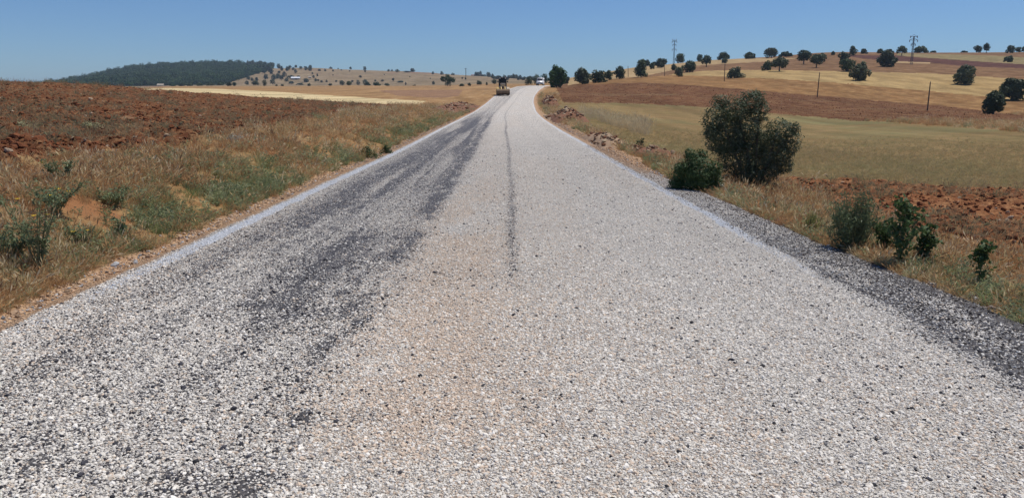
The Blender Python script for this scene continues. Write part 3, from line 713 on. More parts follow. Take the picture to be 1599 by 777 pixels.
M_DARKL = leaf_mat('dark_oak_leaves', (.042, .066, .026), (.065, .092, .038), (.10, .12, .055))
M_BRIGHT = leaf_mat('bright_leaves', (.03, .07, .018), (.045, .09, .024), (.07, .12, .035))
M_FARL = leaf_mat('far_leaves', (.045, .060, .035), (.06, .075, .042))
M_PINE = leaf_mat('pine_needles', (.030, .060, .016), (.050, .088, .024))
M_BUSHL = leaf_mat('willow_leaves', (.046, .072, .034), (.078, .108, .054), (.21, .24, .16), .25)
M_SHRUBG = leaf_mat('shrub_leaves', (.06, .115, .035), (.09, .15, .05), (.13, .19, .08))
M_SAGE = leaf_mat('sage_leaves', (.12, .16, .085), (.17, .21, .11), (.25, .30, .13), .3)
M_YEL = leaf_mat('yellow_green', (.32, .32, .10), (.38, .36, .12), (.28, .27, .09))
M_SAPL = leaf_mat('sapling_leaves', (.05, .085, .03), (.07, .115, .04), (.10, .15, .055), .25)
M_BARK = plain('bark', (.12, .095, .075), .9, var=.35, scale=12, bump=.6)
M_STEM = plain('green_stem', (.16, .17, .08), .8, var=.25)

def leaves(C, N, size, asp=.5, seed=0, up=.25):
    """leaf quads at centres C with rough outward directions N"""
    r = np.random.default_rng(seed); n = len(C)
    nrm = N + r.normal(0, .55, (n, 3)) + np.array([0, 0, up]); nrm /= np.linalg.norm(nrm, axis=1, keepdims=True) + 1e-9
    a = np.cross(nrm, r.normal(0, 1, (n, 3))); a /= np.linalg.norm(a, axis=1, keepdims=True) + 1e-9; b = np.cross(nrm, a)
    s = (size * r.uniform(.6, 1.35, n))[:, None]
    V = np.stack([C - a * s, C - b * s * asp + a * s * .1, C + a * s, C + b * s * asp - a * s * .1], 1).reshape(-1, 3)
    return V, np.arange(n * 4).reshape(n, 4)
def crown_points(lobes, n, seed, shell=.55):
    r = np.random.default_rng(seed); L = np.array(lobes, float); vol = L[:, 3] * L[:, 4] * L[:, 5]; area = vol ** (2 / 3)
    k = r.choice(len(L), n, p=area / area.sum()); d = r.normal(0, 1, (n, 3)); d /= np.linalg.norm(d, axis=1, keepdims=True)
    rad = shell + (1 - shell) * r.random(n) ** .6
    bum = 1 + .14 * np.sin(d[:, 0] * 6 + k) * np.cos(d[:, 1] * 7 - k) + .10 * np.sin(d[:, 2] * 9 + 2 * k)
    P = L[k, :3] + d * L[k, 3:6] * (rad * bum)[:, None]
    return P, d
def tube(pts, rad, sides=6):
    V, Fc = [], []
    for i, p in enumerate(pts):
        p = Vector(p); d = (Vector(pts[min(i + 1, len(pts) - 1)]) - Vector(pts[max(i - 1, 0)])).normalized()
        a = d.cross(Vector((.3, 1, .1))).normalized(); b = d.cross(a)
        for k in range(sides): q = 2 * math.pi * k / sides; V.append(tuple(p + (a * math.cos(q) + b * math.sin(q)) * rad[i]))
    for i in range(len(pts) - 1):
        for k in range(sides): k2 = (k + 1) % sides; Fc.append((i * sides + k, i * sides + k2, (i + 1) * sides + k2, (i + 1) * sides + k))
    return V, Fc
def join_vf(L):
    V, Fc, b = [], [], 0
    for v, f in L: V += list(v); Fc += [tuple(i + b for i in q) for q in f]; b += len(v)
    return V, Fc
def make_tree_meshes(wd, ht, style, seed, mat, n=1100):
    """style: round, trunk (clear stem), cone, bush; origin at the ground"""
    r = random.Random(seed); lob = []; R_ = wd / 2
    base = {'round': .03, 'trunk': .26, 'cone': .06, 'bush': -.02, 'column': .05}[style] * ht
    H = ht - base; nl = {'round': 13, 'trunk': 13, 'cone': 14, 'bush': 11, 'column': 11}[style]
    for i in range(nl):
        f = (i + .5) / nl; a = i * 2.4 + r.uniform(-.5, .5)
        if style == 'cone': prof = (1 - f) ** .8 * .8 + .12
        elif style == 'column': prof = math.sin(math.pi * min(.97, f * .8 + .16)) ** .6 * .85
        elif style == 'trunk': prof = math.sin(math.pi * (f * .75 + .2)) ** .6
        elif style == 'bush': prof = math.cos(f * 1.35) ** .6
        else: prof = math.sin(math.pi * (f * .8 + .14)) ** .65
        q = R_ * prof * r.uniform(.28, .80)
        lr = R_ * r.uniform(.24, .50) * (.6 + .4 * prof)
        lob.append((math.cos(a) * q, math.sin(a) * q, base + H * (.14 + .70 * f), lr, lr, min(lr, H * .30) * r.uniform(.8, 1.05)))
    lob.append((0, 0, base + H * .5, R_ * .6, R_ * .6, H * .40))
    P, d = crown_points(lob, int(n * 1.7), seed, .62)
    # fit the surveyed size
    lo, hi = np.percentile(P, .4, 0), np.percentile(P, 99.6, 0)
    P[:, 0] *= .94 * wd / (hi[0] - lo[0]); P[:, 1] *= .94 * wd / (hi[1] - lo[1]); P[:, 2] = base + (P[:, 2] - lo[2]) * (ht * .97 - base) / (hi[2] - lo[2])
    V, Fc = leaves(P, d, (wd * .05 + .03) * (1 if n > 300 else 1.7), .6, seed)
    crown = mesh_np('crown', V, Fc, mat)
    tb_ = [tube([(0, 0, -.3), (r.uniform(-.1, .1), 0, ht * .22), (r.uniform(-.2, .2), r.uniform(-.2, .2), ht * .55)], [.035 * wd + .06, .028 * wd + .04, .012 * wd + .02])]
    for k in range(4):
        a = r.uniform(0, 6.28); z0 = ht * r.uniform(.18, .38)
        tb_.append(tube([(0, 0, z0), (math.cos(a) * wd * .14, math.sin(a) * wd * .14, z0 + ht * .14), (math.cos(a) * wd * .3, math.sin(a) * wd * .3, z0 + ht * .32)], [.018 * wd + .02, .012 * wd + .015, .006 * wd]))
    V, Fc = join_vf(tb_); trunk = mesh_np('trunk', V, Fc, M_BARK, True)
    return crown, trunk
ORD = ['first', 'second', 'third', 'fourth', 'fifth', 'sixth', 'seventh', 'eighth', 'ninth', 'tenth', 'eleventh', 'twelfth', 'thirteenth', 'fourteenth', 'fifteenth', 'sixteenth', 'seventeenth', 'eighteenth', 'nineteenth', 'twentieth', 'twenty-first', 'twenty-second', 'twenty-third', 'twenty-fourth']
def place_tree(name, meshes, loc, label, group=None, cat='tree', rz=0, sc=(1, 1, 1)):
    e = bpy.data.objects.new(name, None); COL.objects.link(e); e.location = loc; e.rotation_euler = (0, 0, rz); e.scale = sc
    e['label'] = label; e['category'] = cat
    if group: e['group'] = group
    e.empty_display_size = .5
    link('crown', meshes[0], e); link('trunk', meshes[1], e); return e

TR = [  # x, base row, width, height, style, material, name, label
 (869, 137, 29, 34, 'round', 'B', 'roadside_tree', 'bright green leafy tree at the right road edge beside the white van'),
 (883, 131, 12, 14, 'round', 'D', 'oak_tree', 'small dark tree half hidden behind the bright green roadside tree'),
 (909.5, 131.5, 28, 25, 'round', 'O', 'oak_tree', 'round grey green tree, first one right of the bright green roadside tree'),
 (934.7, 129, 25, 19, 'bush', 'D', 'oak_tree', 'broad low dark tree, second right of the bright green roadside tree'),
 (950.7, 125, 13, 15, 'round', 'D', 'oak_tree', 'small narrow dark tree between the broad low tree and the columnar tree'),
 (967.5, 123.5, 19, 20, 'column', 'D', 'columnar_tree', 'columnar dark tree left of the cone shaped tree on the pale slope'),
 (1001, 121, 21, 28, 'cone', 'D', 'cone_shaped_tree', 'tall cone shaped dark tree standing on the pale slope'),
 (1010, 103, 12, 10, 'bush', 'D', 'oak_tree', 'low dark tree on the skyline just above the cone shaped tree'),
 (1018, 108, 9, 10, 'round', 'D', 'oak_tree', 'small dark tree directly right of the tip of the cone shaped tree'),
 (1032.5, 105.5, 19, 14, 'round', 'D', 'oak_tree', 'wide dark tree on the skyline left of the left power pylon'),
 (1022, 100, 10, 6, 'bush', 'D', 'oak_tree', 'tiny bush on the skyline behind the wide tree left of the pylon'),
 (1051.6, 110, 9, 10, 'round', 'D', 'oak_tree', 'small dark tree straight below the foot of the left power pylon'),
 (1062, 99, 16, 15, 'round', 'D', 'oak_tree', 'dark tree on the skyline touching the left power pylon on its right'),
 (1060, 120, 15, 15, 'round', 'O', 'olive_tree', 'small round grey green tree low on the slope below the left pylon'),
 (1077, 113, 23, 18, 'round', 'D', 'oak_tree', 'broad dark tree right of the small round one below the left pylon'),
 (1092, 97, 10, 12, 'round', 'D', 'oak_tree', 'small skyline tree left of the tree with a short visible trunk'),
 (1103, 104.5, 17, 18, 'trunk', 'D', 'oak_tree', 'dark tree with a short visible trunk near the skyline left of the flat crowned tree'),
 (1131, 98.7, 9, 8, 'round', 'O', 'olive_tree', 'tiny round bush just below the flat crowned skyline tree'),
 (1129.6, 93.5, 20, 12, 'bush', 'D', 'oak_tree', 'flat crowned dark tree on the skyline above the thin pole'),
 (1147, 122, 27, 17, 'bush', 'O', 'olive_bush', 'wide low dome shaped bush on the wheat right of the thin pole'),
 (1169.5, 92, 19, 10, 'bush', 'D', 'oak_tree', 'low flat dark tree alone on the skyline left of the twin trees'),
 (1198, 110, 16, 15, 'bush', 'D', 'olive_bush', 'dark bush touching the left side of the spreading tree on the brown field'),
 (1217, 111.5, 27, 22, 'trunk', 'O', 'olive_tree', 'spreading tree with a visible stem on the brown field'),
 (1204.7, 91, 20, 16, 'round', 'O', 'oak_tree', 'large round tree on the skyline above the spreading tree'),
 (1226, 89, 20, 8, 'bush', 'D', 'oak_tree', 'low row of dark brush on the skyline right of the large round tree'),
 (1255, 100.5, 21, 22, 'trunk', 'D', 'umbrella_tree', 'umbrella shaped tree with a clear stem near the skyline'),
 (1274.7, 106, 21, 21, 'trunk', 'O', 'olive_tree', 'round olive right of the umbrella shaped tree, the nearer of a pair'),
 (1284, 97, 14, 14, 'round', 'O', 'olive_tree', 'smaller tree behind right of the nearer one beside the umbrella shaped tree'),
 (1300.7, 86.5, 7, 6, 'round', 'D', 'oak_tree', 'tiny round bush alone just below the skyline right of the umbrella tree'),
 (1317.7, 99, 17, 18, 'round', 'D', 'oak_tree', 'upright round tree above the dark bush left of the twin lobed bush'),
 (1322, 112, 24, 20, 'round', 'D', 'olive_bush', 'dense dark bush on the edge of the wheat left of the twin lobed bush'),
 (1330.8, 87, 13, 15, 'round', 'D', 'oak_tree', 'narrow dark tree breaking the skyline above the twin lobed bush'),
 (1348.6, 84.5, 12, 8, 'bush', 'D', 'oak_tree', 'small low tree on the skyline right of the narrow dark one'),
 (1374, 83.5, 12, 7, 'bush', 'D', 'oak_tree', 'small low skyline bush directly above the large round olive'),
 (1385, 104.5, 29, 25, 'round', 'O', 'olive_tree', 'large round olive on the brown field left of the right pylon'),
 (1389, 80.3, 12, 5, 'bush', 'D', 'oak_tree', 'faint low brush on the skyline right above the large round olive'),
 (1408, 87, 15, 15, 'trunk', 'D', 'oak_tree', 'tree on the skyline just left of the right power pylon'),
 (1437, 82, 21, 10.5, 'bush', 'D', 'oak_tree', 'wide dark clump on the skyline just right of the right pylon'),
 (1458, 81, 9, 3, 'bush', 'D', 'skyline_bush', 'very low bush on the skyline between the wide clump and the bare stretch'),
 (1505, 80.5, 9, 3, 'bush', 'D', 'skyline_bush', 'tiny low bush alone on the bare skyline right of the right pylon'),
 (1528, 81, 12, 11, 'round', 'D', 'oak_tree', 'left half of the joined tree pair on the far right skyline'),
 (1540, 82.8, 11, 16, 'trunk', 'D', 'oak_tree', 'taller right half of the joined tree pair on the far right skyline'),
 (1577.5, 82.6, 14, 12, 'round', 'D', 'oak_tree', 'round dark tree on the skyline above the small bush in the thin grass'),
 (1590, 79.5, 9, 8, 'round', 'D', 'oak_tree', 'small skyline tree second from the right edge of the picture'),
 (1599, 80.5, 9, 9, 'round', 'D', 'oak_tree', 'skyline tree cut by the right edge of the picture'),
 (1575, 96.8, 14, 10, 'bush', 'D', 'olive_bush', 'small dark bush alone in the thin green field at far right'),
 (1505.6, 132, 31, 30, 'round', 'O', 'olive_bush', 'large round bush standing alone on the pale wheat'),
 (1580, 156.5, 39, 34, 'round', 'D', 'olive_bush', 'big dark bush at the right edge, rear one of the pair'),
 (1550.7, 178.5, 34, 37, 'cone', 'D', 'olive_bush', 'big dark bush at the right, front one of the pair by the red field'),
]
MM = {'B': M_BRIGHT, 'D': M_DARKL, 'O': M_OLIVE}
for i, (u, v, w_, h_, st, mk, nm, lab) in enumerate(TR):
    x, y, z, r = hit(u, v, 60, 560); k = kpx(x, y, z)
    ms = make_tree_meshes(w_ * k, h_ * k, st, 300 + i, MM[mk], 1500 if h_ > 24 else 900)
    place_tree(nm, ms, (x, y, z), lab, cat='bush' if 'bush' in nm else 'tree')
if 1:   # twin lobed bush
    x, y, z, r = hit(1345.5, 126.5, 60, 560); k = kpx(x, y, z)
    for (du, w_, h_, lab) in [(-6, 24, 25, 'left lobe bush of the twin lobed clump on the wheat'), (6, 22, 31, 'taller right bush of the twin lobed clump on the wheat')]:
        place_tree('olive_bush', make_tree_meshes(w_ * k, h_ * k, 'round', int(400 + du), M_OLIVE, 1200), (x + du * k, y + (2 if du > 0 else 0), float(gz(x + du * k, y))), lab, cat='bush')

# trees about the left valley and the road's far end
NEARL = [(699, 134.5, 22, 19, 'trunk', 'B', 'green_tree', 'bright green tree with three leafy clumps standing at the far field edge'),
 (826, 133, 13, 13, 'round', 'D', 'roadside_tree', 'low dark tree left of the white van beyond the road crest'),
 (837.5, 133, 11, 17, 'column', 'D', 'roadside_tree', 'tall dark tree directly behind the white van'),
 (850, 130, 14, 15, 'round', 'D', 'roadside_tree', 'dark tree right of the white van beyond the road crest'),
 (772, 132, 9, 7, 'round', 'D', 'field_bush', 'dark bush seen just left of the yellow loader cab'),
 (748, 133, 9, 7, 'round', 'O', 'field_bush', 'grey round bush on the field edge left of the loader'),
 (721, 134.5, 9, 4, 'bush', 'D', 'field_bush', 'low dark bush right of the bright green tree at the field edge'),
 (733, 134, 6, 5, 'round', 'O', 'field_bush', 'small grey bush midway between the bright green tree and the loader'),
 (760, 133, 3.5, 5, 'column', 'D', 'field_bush', 'thin dark bush between the two bushes left of the loader'),
 (534, 133, 9, 8, 'round', 'D', 'field_bush', 'dark bush, leftmost of the thicket at the foot of the dry hill'),
 (545, 134.5, 9, 7, 'round', 'D', 'field_bush', 'dark bush in the thicket at the hill foot, second from its left end'),
 (559, 131.5, 7, 9, 'column', 'D', 'field_bush', 'tallest bush in the middle of the thicket at the hill foot'),
 (570.5, 129, 8, 7, 'round', 'D', 'field_bush', 'rear bush of the thicket at the hill foot right of the tallest one'),
 (574, 134, 12, 7, 'bush', 'D', 'field_bush', 'front wide bush of the thicket at the hill foot'),
 (588, 134.5, 12, 6, 'bush', 'D', 'field_bush', 'wide low bush near the right end of the thicket at the hill foot'),
 (604, 133.5, 8, 4.5, 'bush', 'O', 'field_bush', 'last small bush at the right end of the thicket'),
 (399, 134.5, 13, 7.5, 'bush', 'O', 'field_bush', 'wide pale bush at the hill foot below the end of the forest'),
 (386, 133.5, 7, 6.5, 'round', 'D', 'field_bush', 'small round bush at the hill foot left of the wide pale one'),
 (413.5, 135, 8, 10, 'round', 'D', 'field_bush', 'upright dark bush at the hill foot right of the wide pale one'),
 (426, 132.5, 9, 9, 'round', 'D', 'field_bush', 'dark tree at the hill foot left of the white roofed shed')]
for i, (u, v, w_, h_, st, mk, nm, lab) in enumerate(NEARL):
    x, y, z, r = hit(u, v, 150, 1400); k = kpx(x, y, z)
    if i == 0:
        a = make_tree_meshes(12 * k, 11 * k, 'trunk', 501, M_BRIGHT, 500)
        e = place_tree(nm, make_tree_meshes(11 * k, 19 * k, 'round', 500, M_BRIGHT, 700), (x, y, z), lab)
        for dx, dz in ((-7, 6), (6.5, 5)):
            c = link('crown', make_tree_meshes(11 * k, 9 * k, 'round', 502 + int(dx), M_BRIGHT, 450)[0], e); c.location = (dx * k, 0, dz * k)
    else: place_tree(nm, make_tree_meshes(w_ * k, h_ * k, st, 520 + i, MM[mk], 420), (x, y, z), lab, cat='tree' if 'tree' in nm else 'bush')
# trees on the dry hill, light meshes shared
HP = [make_tree_meshes(4.6, 4.2, s, 560 + i, M_FARL, 170) for i, s in enumerate(['round', 'bush', 'round', 'trunk', 'round'])]
SKYL = [(391, 98, 8, 4), (380, 97.5, 6, 4), (399, 99, 5, 3), (408, 100, 6, 3), (414, 100.5, 6, 3.5), (420, 101, 4, 4), (436.5, 103, 4.5, 4), (452, 104, 3, 2.5), (462, 104.5, 4, 4), (476, 105.5, 3, 2.5), (485, 106, 4, 4), (516.5, 107.5, 4.5, 3),
 (528, 108, 2, 2), (547.5, 108, 3.5, 4), (569.7, 108.5, 4.5, 5), (606.5, 110.5, 3.5, 3), (612, 110.5, 3, 2.5), (620.6, 111.5, 5.5, 4), (636, 112, 12, 2), (644, 112, 6.5, 5), (676, 114.5, 4, 4), (690, 115, 5, 5), (707, 116.5, 5, 4)]
SLOPE = [(385 + 52 * random.random() ** 1.3, 100.5 + 16 * random.random(), 5 + 3 * random.random(), 5 + 2.5 * random.random()) for _ in range(26)] + [(484, 112, 6, 7), (478, 110.5, 5, 5), (453, 108.6, 4, 4), (470, 108.5, 4.5, 3.5), (449, 113, 6, 6), (458, 110.5, 4, 4), (462, 116, 4, 5), (488, 116.5, 3, 3), (495.5, 120, 2.5, 4), (499, 113, 5, 3), (508, 113.5, 3, 3.5), (520, 112, 2.5, 3),
 (533, 110, 2, 2), (546, 110.8, 2, 2), (570, 111.5, 3, 3), (440, 112, 5, 6), (423, 108.6, 9, 8), (417, 113, 7, 7), (424, 117, 6, 7), (434, 123, 6, 7), (444, 120, 6, 7), (428, 125, 7, 7), (440, 128, 6, 7), (415, 124, 6, 7), (401, 127, 5, 5),
 (394, 127, 4, 4.5), (388, 125, 5, 5), (454, 124, 10, 5), (448, 129, 6, 5), (478, 128.5, 9, 5), (468, 133, 14, 4), (483, 135.5, 5, 4), (455, 131, 8, 4), (493, 127, 4, 4), (497, 126.8, 3, 3), (510, 127.5, 3, 3.5), (502, 128, 4, 3), (525, 127, 3, 3),
 (550, 127, 3.5, 3), (563, 122, 4, 3), (586, 126, 3, 3), (597, 126, 4, 3), (614, 126, 4, 4.5), (626, 127.5, 9, 2.5), (633.5, 131.5, 2.5, 4), (647, 134.5, 5, 2), (677, 131, 4, 5), (722, 124, 2.5, 3), (727, 125, 2.5, 3.5), (516, 135, 6, 3.5),
 (432, 135.5, 4, 3), (441, 135, 5, 3), (436, 117, 4, 4), (466, 122, 5, 3), (490, 123, 3, 4), (520, 118, 1.6, 2), (600, 118, 1.5, 1.5), (640, 121, 1.5, 2), (672, 124, 1.5, 2), (700, 121, 2, 2)]
for lst, lab, grp in ((SKYL, 'small dark tree on the skyline of the dry hill at left', 'small trees along the skyline of the dry hill'), (SLOPE, 'small dark tree dotted over the face of the dry hill at left', 'small trees scattered over the dry hill')):
    for i, (u, v, w_, h_) in enumerate(lst):
        x, y, z, r = hit(u, v, 430, 1450); k = kpx(x, y, z)
        if lst is SKYL: lb, gp = ORD[sorted(SKYL).index((u, v, w_, h_))] + ' small tree from the left along the bare skyline of the dry hill', grp
        else:
            sd = 'left' if u < 462 else ('right' if u < 530 else 'far right'); hi_ = 'upper' if v < 118 else 'lower'
            lb = 'dark tree on the ' + hi_ + ' dry hill slope ' + sd + ' of the white roofed shed'; gp = 'small trees on the ' + hi_ + ' slope ' + sd + ' of the shed'
        place_tree('hill_tree', HP[i % 5], (x, y, z - .2), lb, gp, rz=i * 1.7, sc=(w_ * k / 4.6 * 1.2, w_ * k / 4.6 * 1.2, h_ * k / 4.2 * 1.25))
# belt of trees on the far skyline behind the road
for i in range(34):
    u = 742 + i * 3.7 + random.uniform(-1.5, 1.5); v = 121.5 + (u - 742) * .055 + random.uniform(-1.5, 2.2) - (3 if i < 6 else 0)
    x, y, z, r = hit(u, v, 650, 1300); k = kpx(x, y, z); w_ = random.uniform(5, 9); h_ = random.uniform(4.5, 8.5)
    place_tree('belt_tree', HP[i % 5], (x, y, z - .3), 'blurred dark tree in the distant belt of trees behind the road crest', 'trees in the distant belt behind the road crest', rz=i, sc=(w_ * k / 4.6, w_ * k / 4.6, h_ * k / 4.2))
# the wood on the far left hill
def wood():
    x, y, r = sample_polar(60000, 880, 1750, R(-41), u2phi(440), 2.)
    u_, v_ = project(x, y, gz(x, y)); k = (gzone(x, y) == ZI['forest_floor'])
    dens = fbm(x * .012, y * .012, 231, 3); k &= (dens + rng.random(len(x)) * .35 > .42)
    x, y = x[k], y[k]; n = len(x)
    s = rng.uniform(.5, .95, n) * (1 + .7 * (rng.random(n) < .06)); c = np.full((n, 3), 1.)
    rot = np.zeros((n, 3)); rot[:, 2] = rng.uniform(0, 6.28, n)
    pr = []
    for i in range(4):
        m_ = make_tree_meshes(6.0, 6.5, ['round', 'column', 'round', 'cone'][i], 600 + i, M_PINE, 90)[0]; pr.append(proto('wood_tree', m_))
    scatter('forest', np.stack([x, y, gz(x, y) - .5], -1), rot, np.stack([s, s, s * rng.uniform(.8, 1.1, n)], -1), c, rng.integers(0, 4, n), pr)
wood()
for i, (u, v, w_, h_, mk) in enumerate(sorted([(113, 130, 8, 3, 'O'), (150, 131, 12, 5, 'B'), (166, 132, 9, 5, 'D'), (176, 132, 7, 4, 'D'), (189, 133, 6, 5, 'B'), (200, 133.5, 12, 6, 'B'), (216, 134, 11, 7, 'D'), (228, 134, 10, 11, 'D'), (238, 134.5, 8, 7, 'D'), (261, 134.5, 7, 8, 'D'),
        (270, 135, 10, 4, 'B'), (283, 135, 9, 6, 'D'), (296, 135, 12, 5, 'D'), (312, 135, 10, 5, 'D'), (328, 135, 12, 5, 'D'), (345, 135, 10, 4, 'D'), (358, 135.5, 9, 5, 'O'), (366, 135.5, 7, 6, 'D'), (341, 134, 6, 4, 'D')])):
    x, y, z, r = hit(u, v, 300, 1000)
    if r < 300 or v < 134.4: r = 820; ph = ray(u, v)[0]; x, y = r * math.sin(ph), r * math.cos(ph); z = r * ray(u, v)[1] 
    k = kpx(x, y, z); col_ = {'B': 'light green', 'D': 'dark', 'O': 'greyish'}[mk]
    place_tree('valley_tree', make_tree_meshes(w_ * k, h_ * k, 'round', 640 + i, MM[mk], 260), (x, y, min(z, float(gz(x, y)) + 1.)), ORD[i] + ' tree from left in the row below the wooded hill, ' + col_, 'trees along the foot of the wooded hill')

# ------------------------------------------------------------------ roadside bushes and plants
def empty(name, loc, label, cat, group=None, rz=0):
    e = bpy.data.objects.new(name, None); COL.objects.link(e); e.location = loc; e.rotation_euler = (0, 0, rz); e['label'] = label; e['category'] = cat
    if group: e['group'] = group
    return e
def big_bush():
    x, y, z, r = hit(1172, 298, 10, 40); k = y / CT / F * .985
    e = empty('wild_olive_bush', (x, y, z), 'large two lobed dark grey green bush beside the right shoulder of the road', 'bush')
    def L(u, v, rx, rz, ry=None, dy=0): return ((u - 1172) * k, dy, (298 - v) * k, rx * k, (ry or rx * .9) * k, rz * k)
    lob = [L(1140, 172, 26, 22), L(1165, 160, 22, 19), L(1112, 185, 21, 24), L(1128, 215, 30, 32), L(1160, 200, 28, 36), L(1150, 245, 32, 34), L(1178, 175, 16, 22), L(1120, 160, 14, 12, dy=.2),
           L(1212, 205, 24, 22), L(1228, 220, 17, 24), L(1205, 240, 28, 30), L(1190, 262, 28, 26), L(1165, 272, 28, 20), L(1222, 255, 15, 16), L(1102, 205, 12, 14, dy=-.2), L(1175, 225, 30, 30, 30, .5), L(1140, 210, 34, 36, 34, .6), L(1208, 230, 26, 30, 26, .5), L(1235, 200, 9, 10), L(1170, 150, 10, 9)]
    P, d = crown_points(lob, 30000, 700, .55); V, Fc = leaves(P, d, .034, .32, 701, .5)
    # outer wisps
    P2, d2 = crown_points([(a, b, c, p * 1.12, q * 1.12, s * 1.12) for a, b, c, p, q, s in lob], 2200, 702, .93); V2, F2 = leaves(P2, d2, .032, .3, 703, .6)
    me = mesh_np('crown', np.vstack([V, V2]), np.vstack([Fc, F2 + len(V)]), M_BUSHL); link('crown', me, e)
    tb_ = []
    for q in range(9):
        l = lob[(q * 3) % 16]; a = random.uniform(-.12, .12)
        tb_.append(tube([(a, random.uniform(-.12, .12), -.2), (l[0] * .35 + a, l[1] * .4, l[2] * .4), (l[0] * .9, l[1], l[2])], [.05, .032, .01]))
    V, Fc = join_vf(tb_); link('trunk', mesh_np('trunk', V, Fc, M_BARK, True), e)
big_bush()
def leafy(name, u, v, lobpx, n, size, asp, mat, label, cat='bush', rr_=(7, 60), stems=6, shell=.4, up=.4, dr=0):
    x, y, z, r = hit(u, v, *rr_); k = y / CT / F
    e = empty(name, (x, y, z), label, cat)
    lob = [((a - u) * k, random.uniform(-.1, .1), (v - b) * k, p * k, p * k, q * k) for a, b, p, q in lobpx]
    P, d = crown_points(lob, n, int(u), shell); V, Fc = leaves(P, d, size, asp, int(u) + 1, up)
    link('foliage', mesh_np('foliage', V, Fc, mat), e)
    tb_ = []
    for q in range(stems):
        l = lob[q % len(lob)]; tb_.append(tube([(random.uniform(-.05, .05), 0, -.05), (l[0] * .5, l[1], l[2] * .5), (l[0] + random.uniform(-.05, .05), l[1], l[2] + l[5] * .6)], [.012, .008, .003], 4))
    V, Fc = join_vf(tb_); link('stem', mesh_np('stem', V, Fc, M_STEM, True), e); return e
leafy('green_bush', 1088, 299, [(1068, 277, 23, 20), (1090, 268, 26, 26), (1108, 280, 18, 20), (1082, 250, 16, 16), (1074, 242, 8, 10), (1095, 244, 9, 10), (1055, 286, 13, 12), (1118, 286, 14, 14), (1112, 265, 14, 16), (1062, 262, 12, 14), (1086, 286, 26, 14)], 9500, .026, .4, M_SHRUBG, 'low bright green leafy bush at the left foot of the large two lobed bush')
def spray(name, u, v, top, wid, nst, per, size, asp, mat, label, cat, bare=.25, seed=5):
    """many thin stems fanning from one base, narrow leaves along them"""
    q_ = random.Random(seed); x, y, z, r = hit(u, v, 6, 60); k = y / CT / F; e = empty(name, (x, y, z), label, cat); h = (v - top) * k; W_ = wid * k / 2; tb_ = []; P = []; D = []
    for i in range(nst):
        a = q_.uniform(0, 6.283); o = q_.random() ** .7; l = h * (1 - .35 * o * o) * q_.uniform(.55, 1.06)
        b = Vector((q_.gauss(0, .04), q_.gauss(0, .04), -.03)); t1 = Vector((math.cos(a) * W_ * o, math.sin(a) * W_ * o * .8, l)); m_ = b.lerp(t1, .5) + Vector((math.cos(a) * W_ * o * .18, math.sin(a) * W_ * o * .15, 0))
        tb_.append(tube([b, m_, t1], [.007, .005, .0015], 3))
        for j in range(per):
            t = bare + (1 - bare) * q_.random() ** .8; p = b.lerp(m_, t * 2) if t < .5 else m_.lerp(t1, t * 2 - 1)
            P.append(tuple(p + Vector((q_.gauss(0, .03), q_.gauss(0, .03), q_.gauss(0, .02))))); D.append((q_.gauss(0, .9), q_.gauss(0, .9), .25))
    V, Fc = join_vf(tb_); link('stem', mesh_np('stem', V, Fc, M_STEM, True), e); link('foliage', mesh_np('foliage', *leaves(np.array(P), np.array(D), size, asp, seed, .1), mat), e); return e
spray('willow_shrub', 1332, 392, 294, 96, 84, 46, .027, .2, M_SAGE, 'bushy grey green shrub with pale tips on the right verge', 'bush')
spray('yellow_green_plant', 1267, 364, 330, 34, 46, 26, .015, .25, M_YEL, 'small yellow green plant left of the grey green shrub on the verge', 'plant', .3, 8)
leafy('white_flowering_weed', 1116, 300, [(1108, 292, 8, 7), (1122, 290, 10, 8), (1132, 296, 8, 7)], 700, .014, .5, plain('white_umbels', (.55, .55, .42), .8), 'pale flowering weed in front of the low bright green bush', 'plant', stems=8)
leafy('dry_flowering_weed', 1190, 296, [(1180, 284, 10, 10), (1196, 278, 12, 9), (1208, 290, 9, 9), (1192, 262, 4, 14)], 420, .022, .35, plain('dry_flower_heads', (.42, .36, .24), .9), 'dry pale stalks and seed heads in front of the large two lobed bush', 'plant', stems=16)
def sapling(u, v, top, wid, n, label, name='sapling', fork=0):
    x, y, z, r = hit(u, v, 6, 60); k = y / CT / F; e = empty(name, (x, y, z), label, 'sapling'); h = (v - top) * k; P = []; D = []; tb_ = []
    br = [((0, 0, 0), (random.uniform(-.05, .05), 0, h * .5), (fork * k, 0, h))]
    for q in range(int(n / 30)):
        t = random.uniform(.08, .8); a = random.uniform(0, 6.28); l = wid * k * random.uniform(.35, .85) * (1.1 - t * .55); s = Vector((fork * k * t, 0, h * t))
        br.append((tuple(s), tuple(s + Vector((math.cos(a) * l * .6, math.sin(a) * l * .6, l * .5))), tuple(s + Vector((math.cos(a) * l, math.sin(a) * l, l * 1.0)))))
    for b in br: tb_.append(tube(b, [.008, .006, .002], 4))
    for q in range(n):
        b = random.choice(br[1:] + br[:1]); t = random.uniform(.15, 1); p = Vector(b[0]).lerp(Vector(b[2]), t) + Vector([random.gauss(0, .026) for _ in range(3)]); P.append(p); D.append((random.gauss(0, .6), random.gauss(0, .6), .4))
    V, Fc = join_vf(tb_); link('stem', mesh_np('stem', V, Fc, M_STEM, True), e)
    pr = mesh_np('leaf', *leaves(np.array([tuple(p) for p in P]), np.array(D), .027, .62, int(u)), M_SAPL); o = link('foliage', pr, e)
sapling(1402, 418, 302, 44, 720, 'leafy green sapling, taller of the two right of the grey green shrub', fork=10)
sapling(1440, 416, 345, 28, 460, 'leafy green sapling, shorter one right of its taller twin on the verge', fork=6)
sapling(1380, 398, 350, 34, 420, 'leafy green sapling pressed against the grey green shrub', fork=-4)
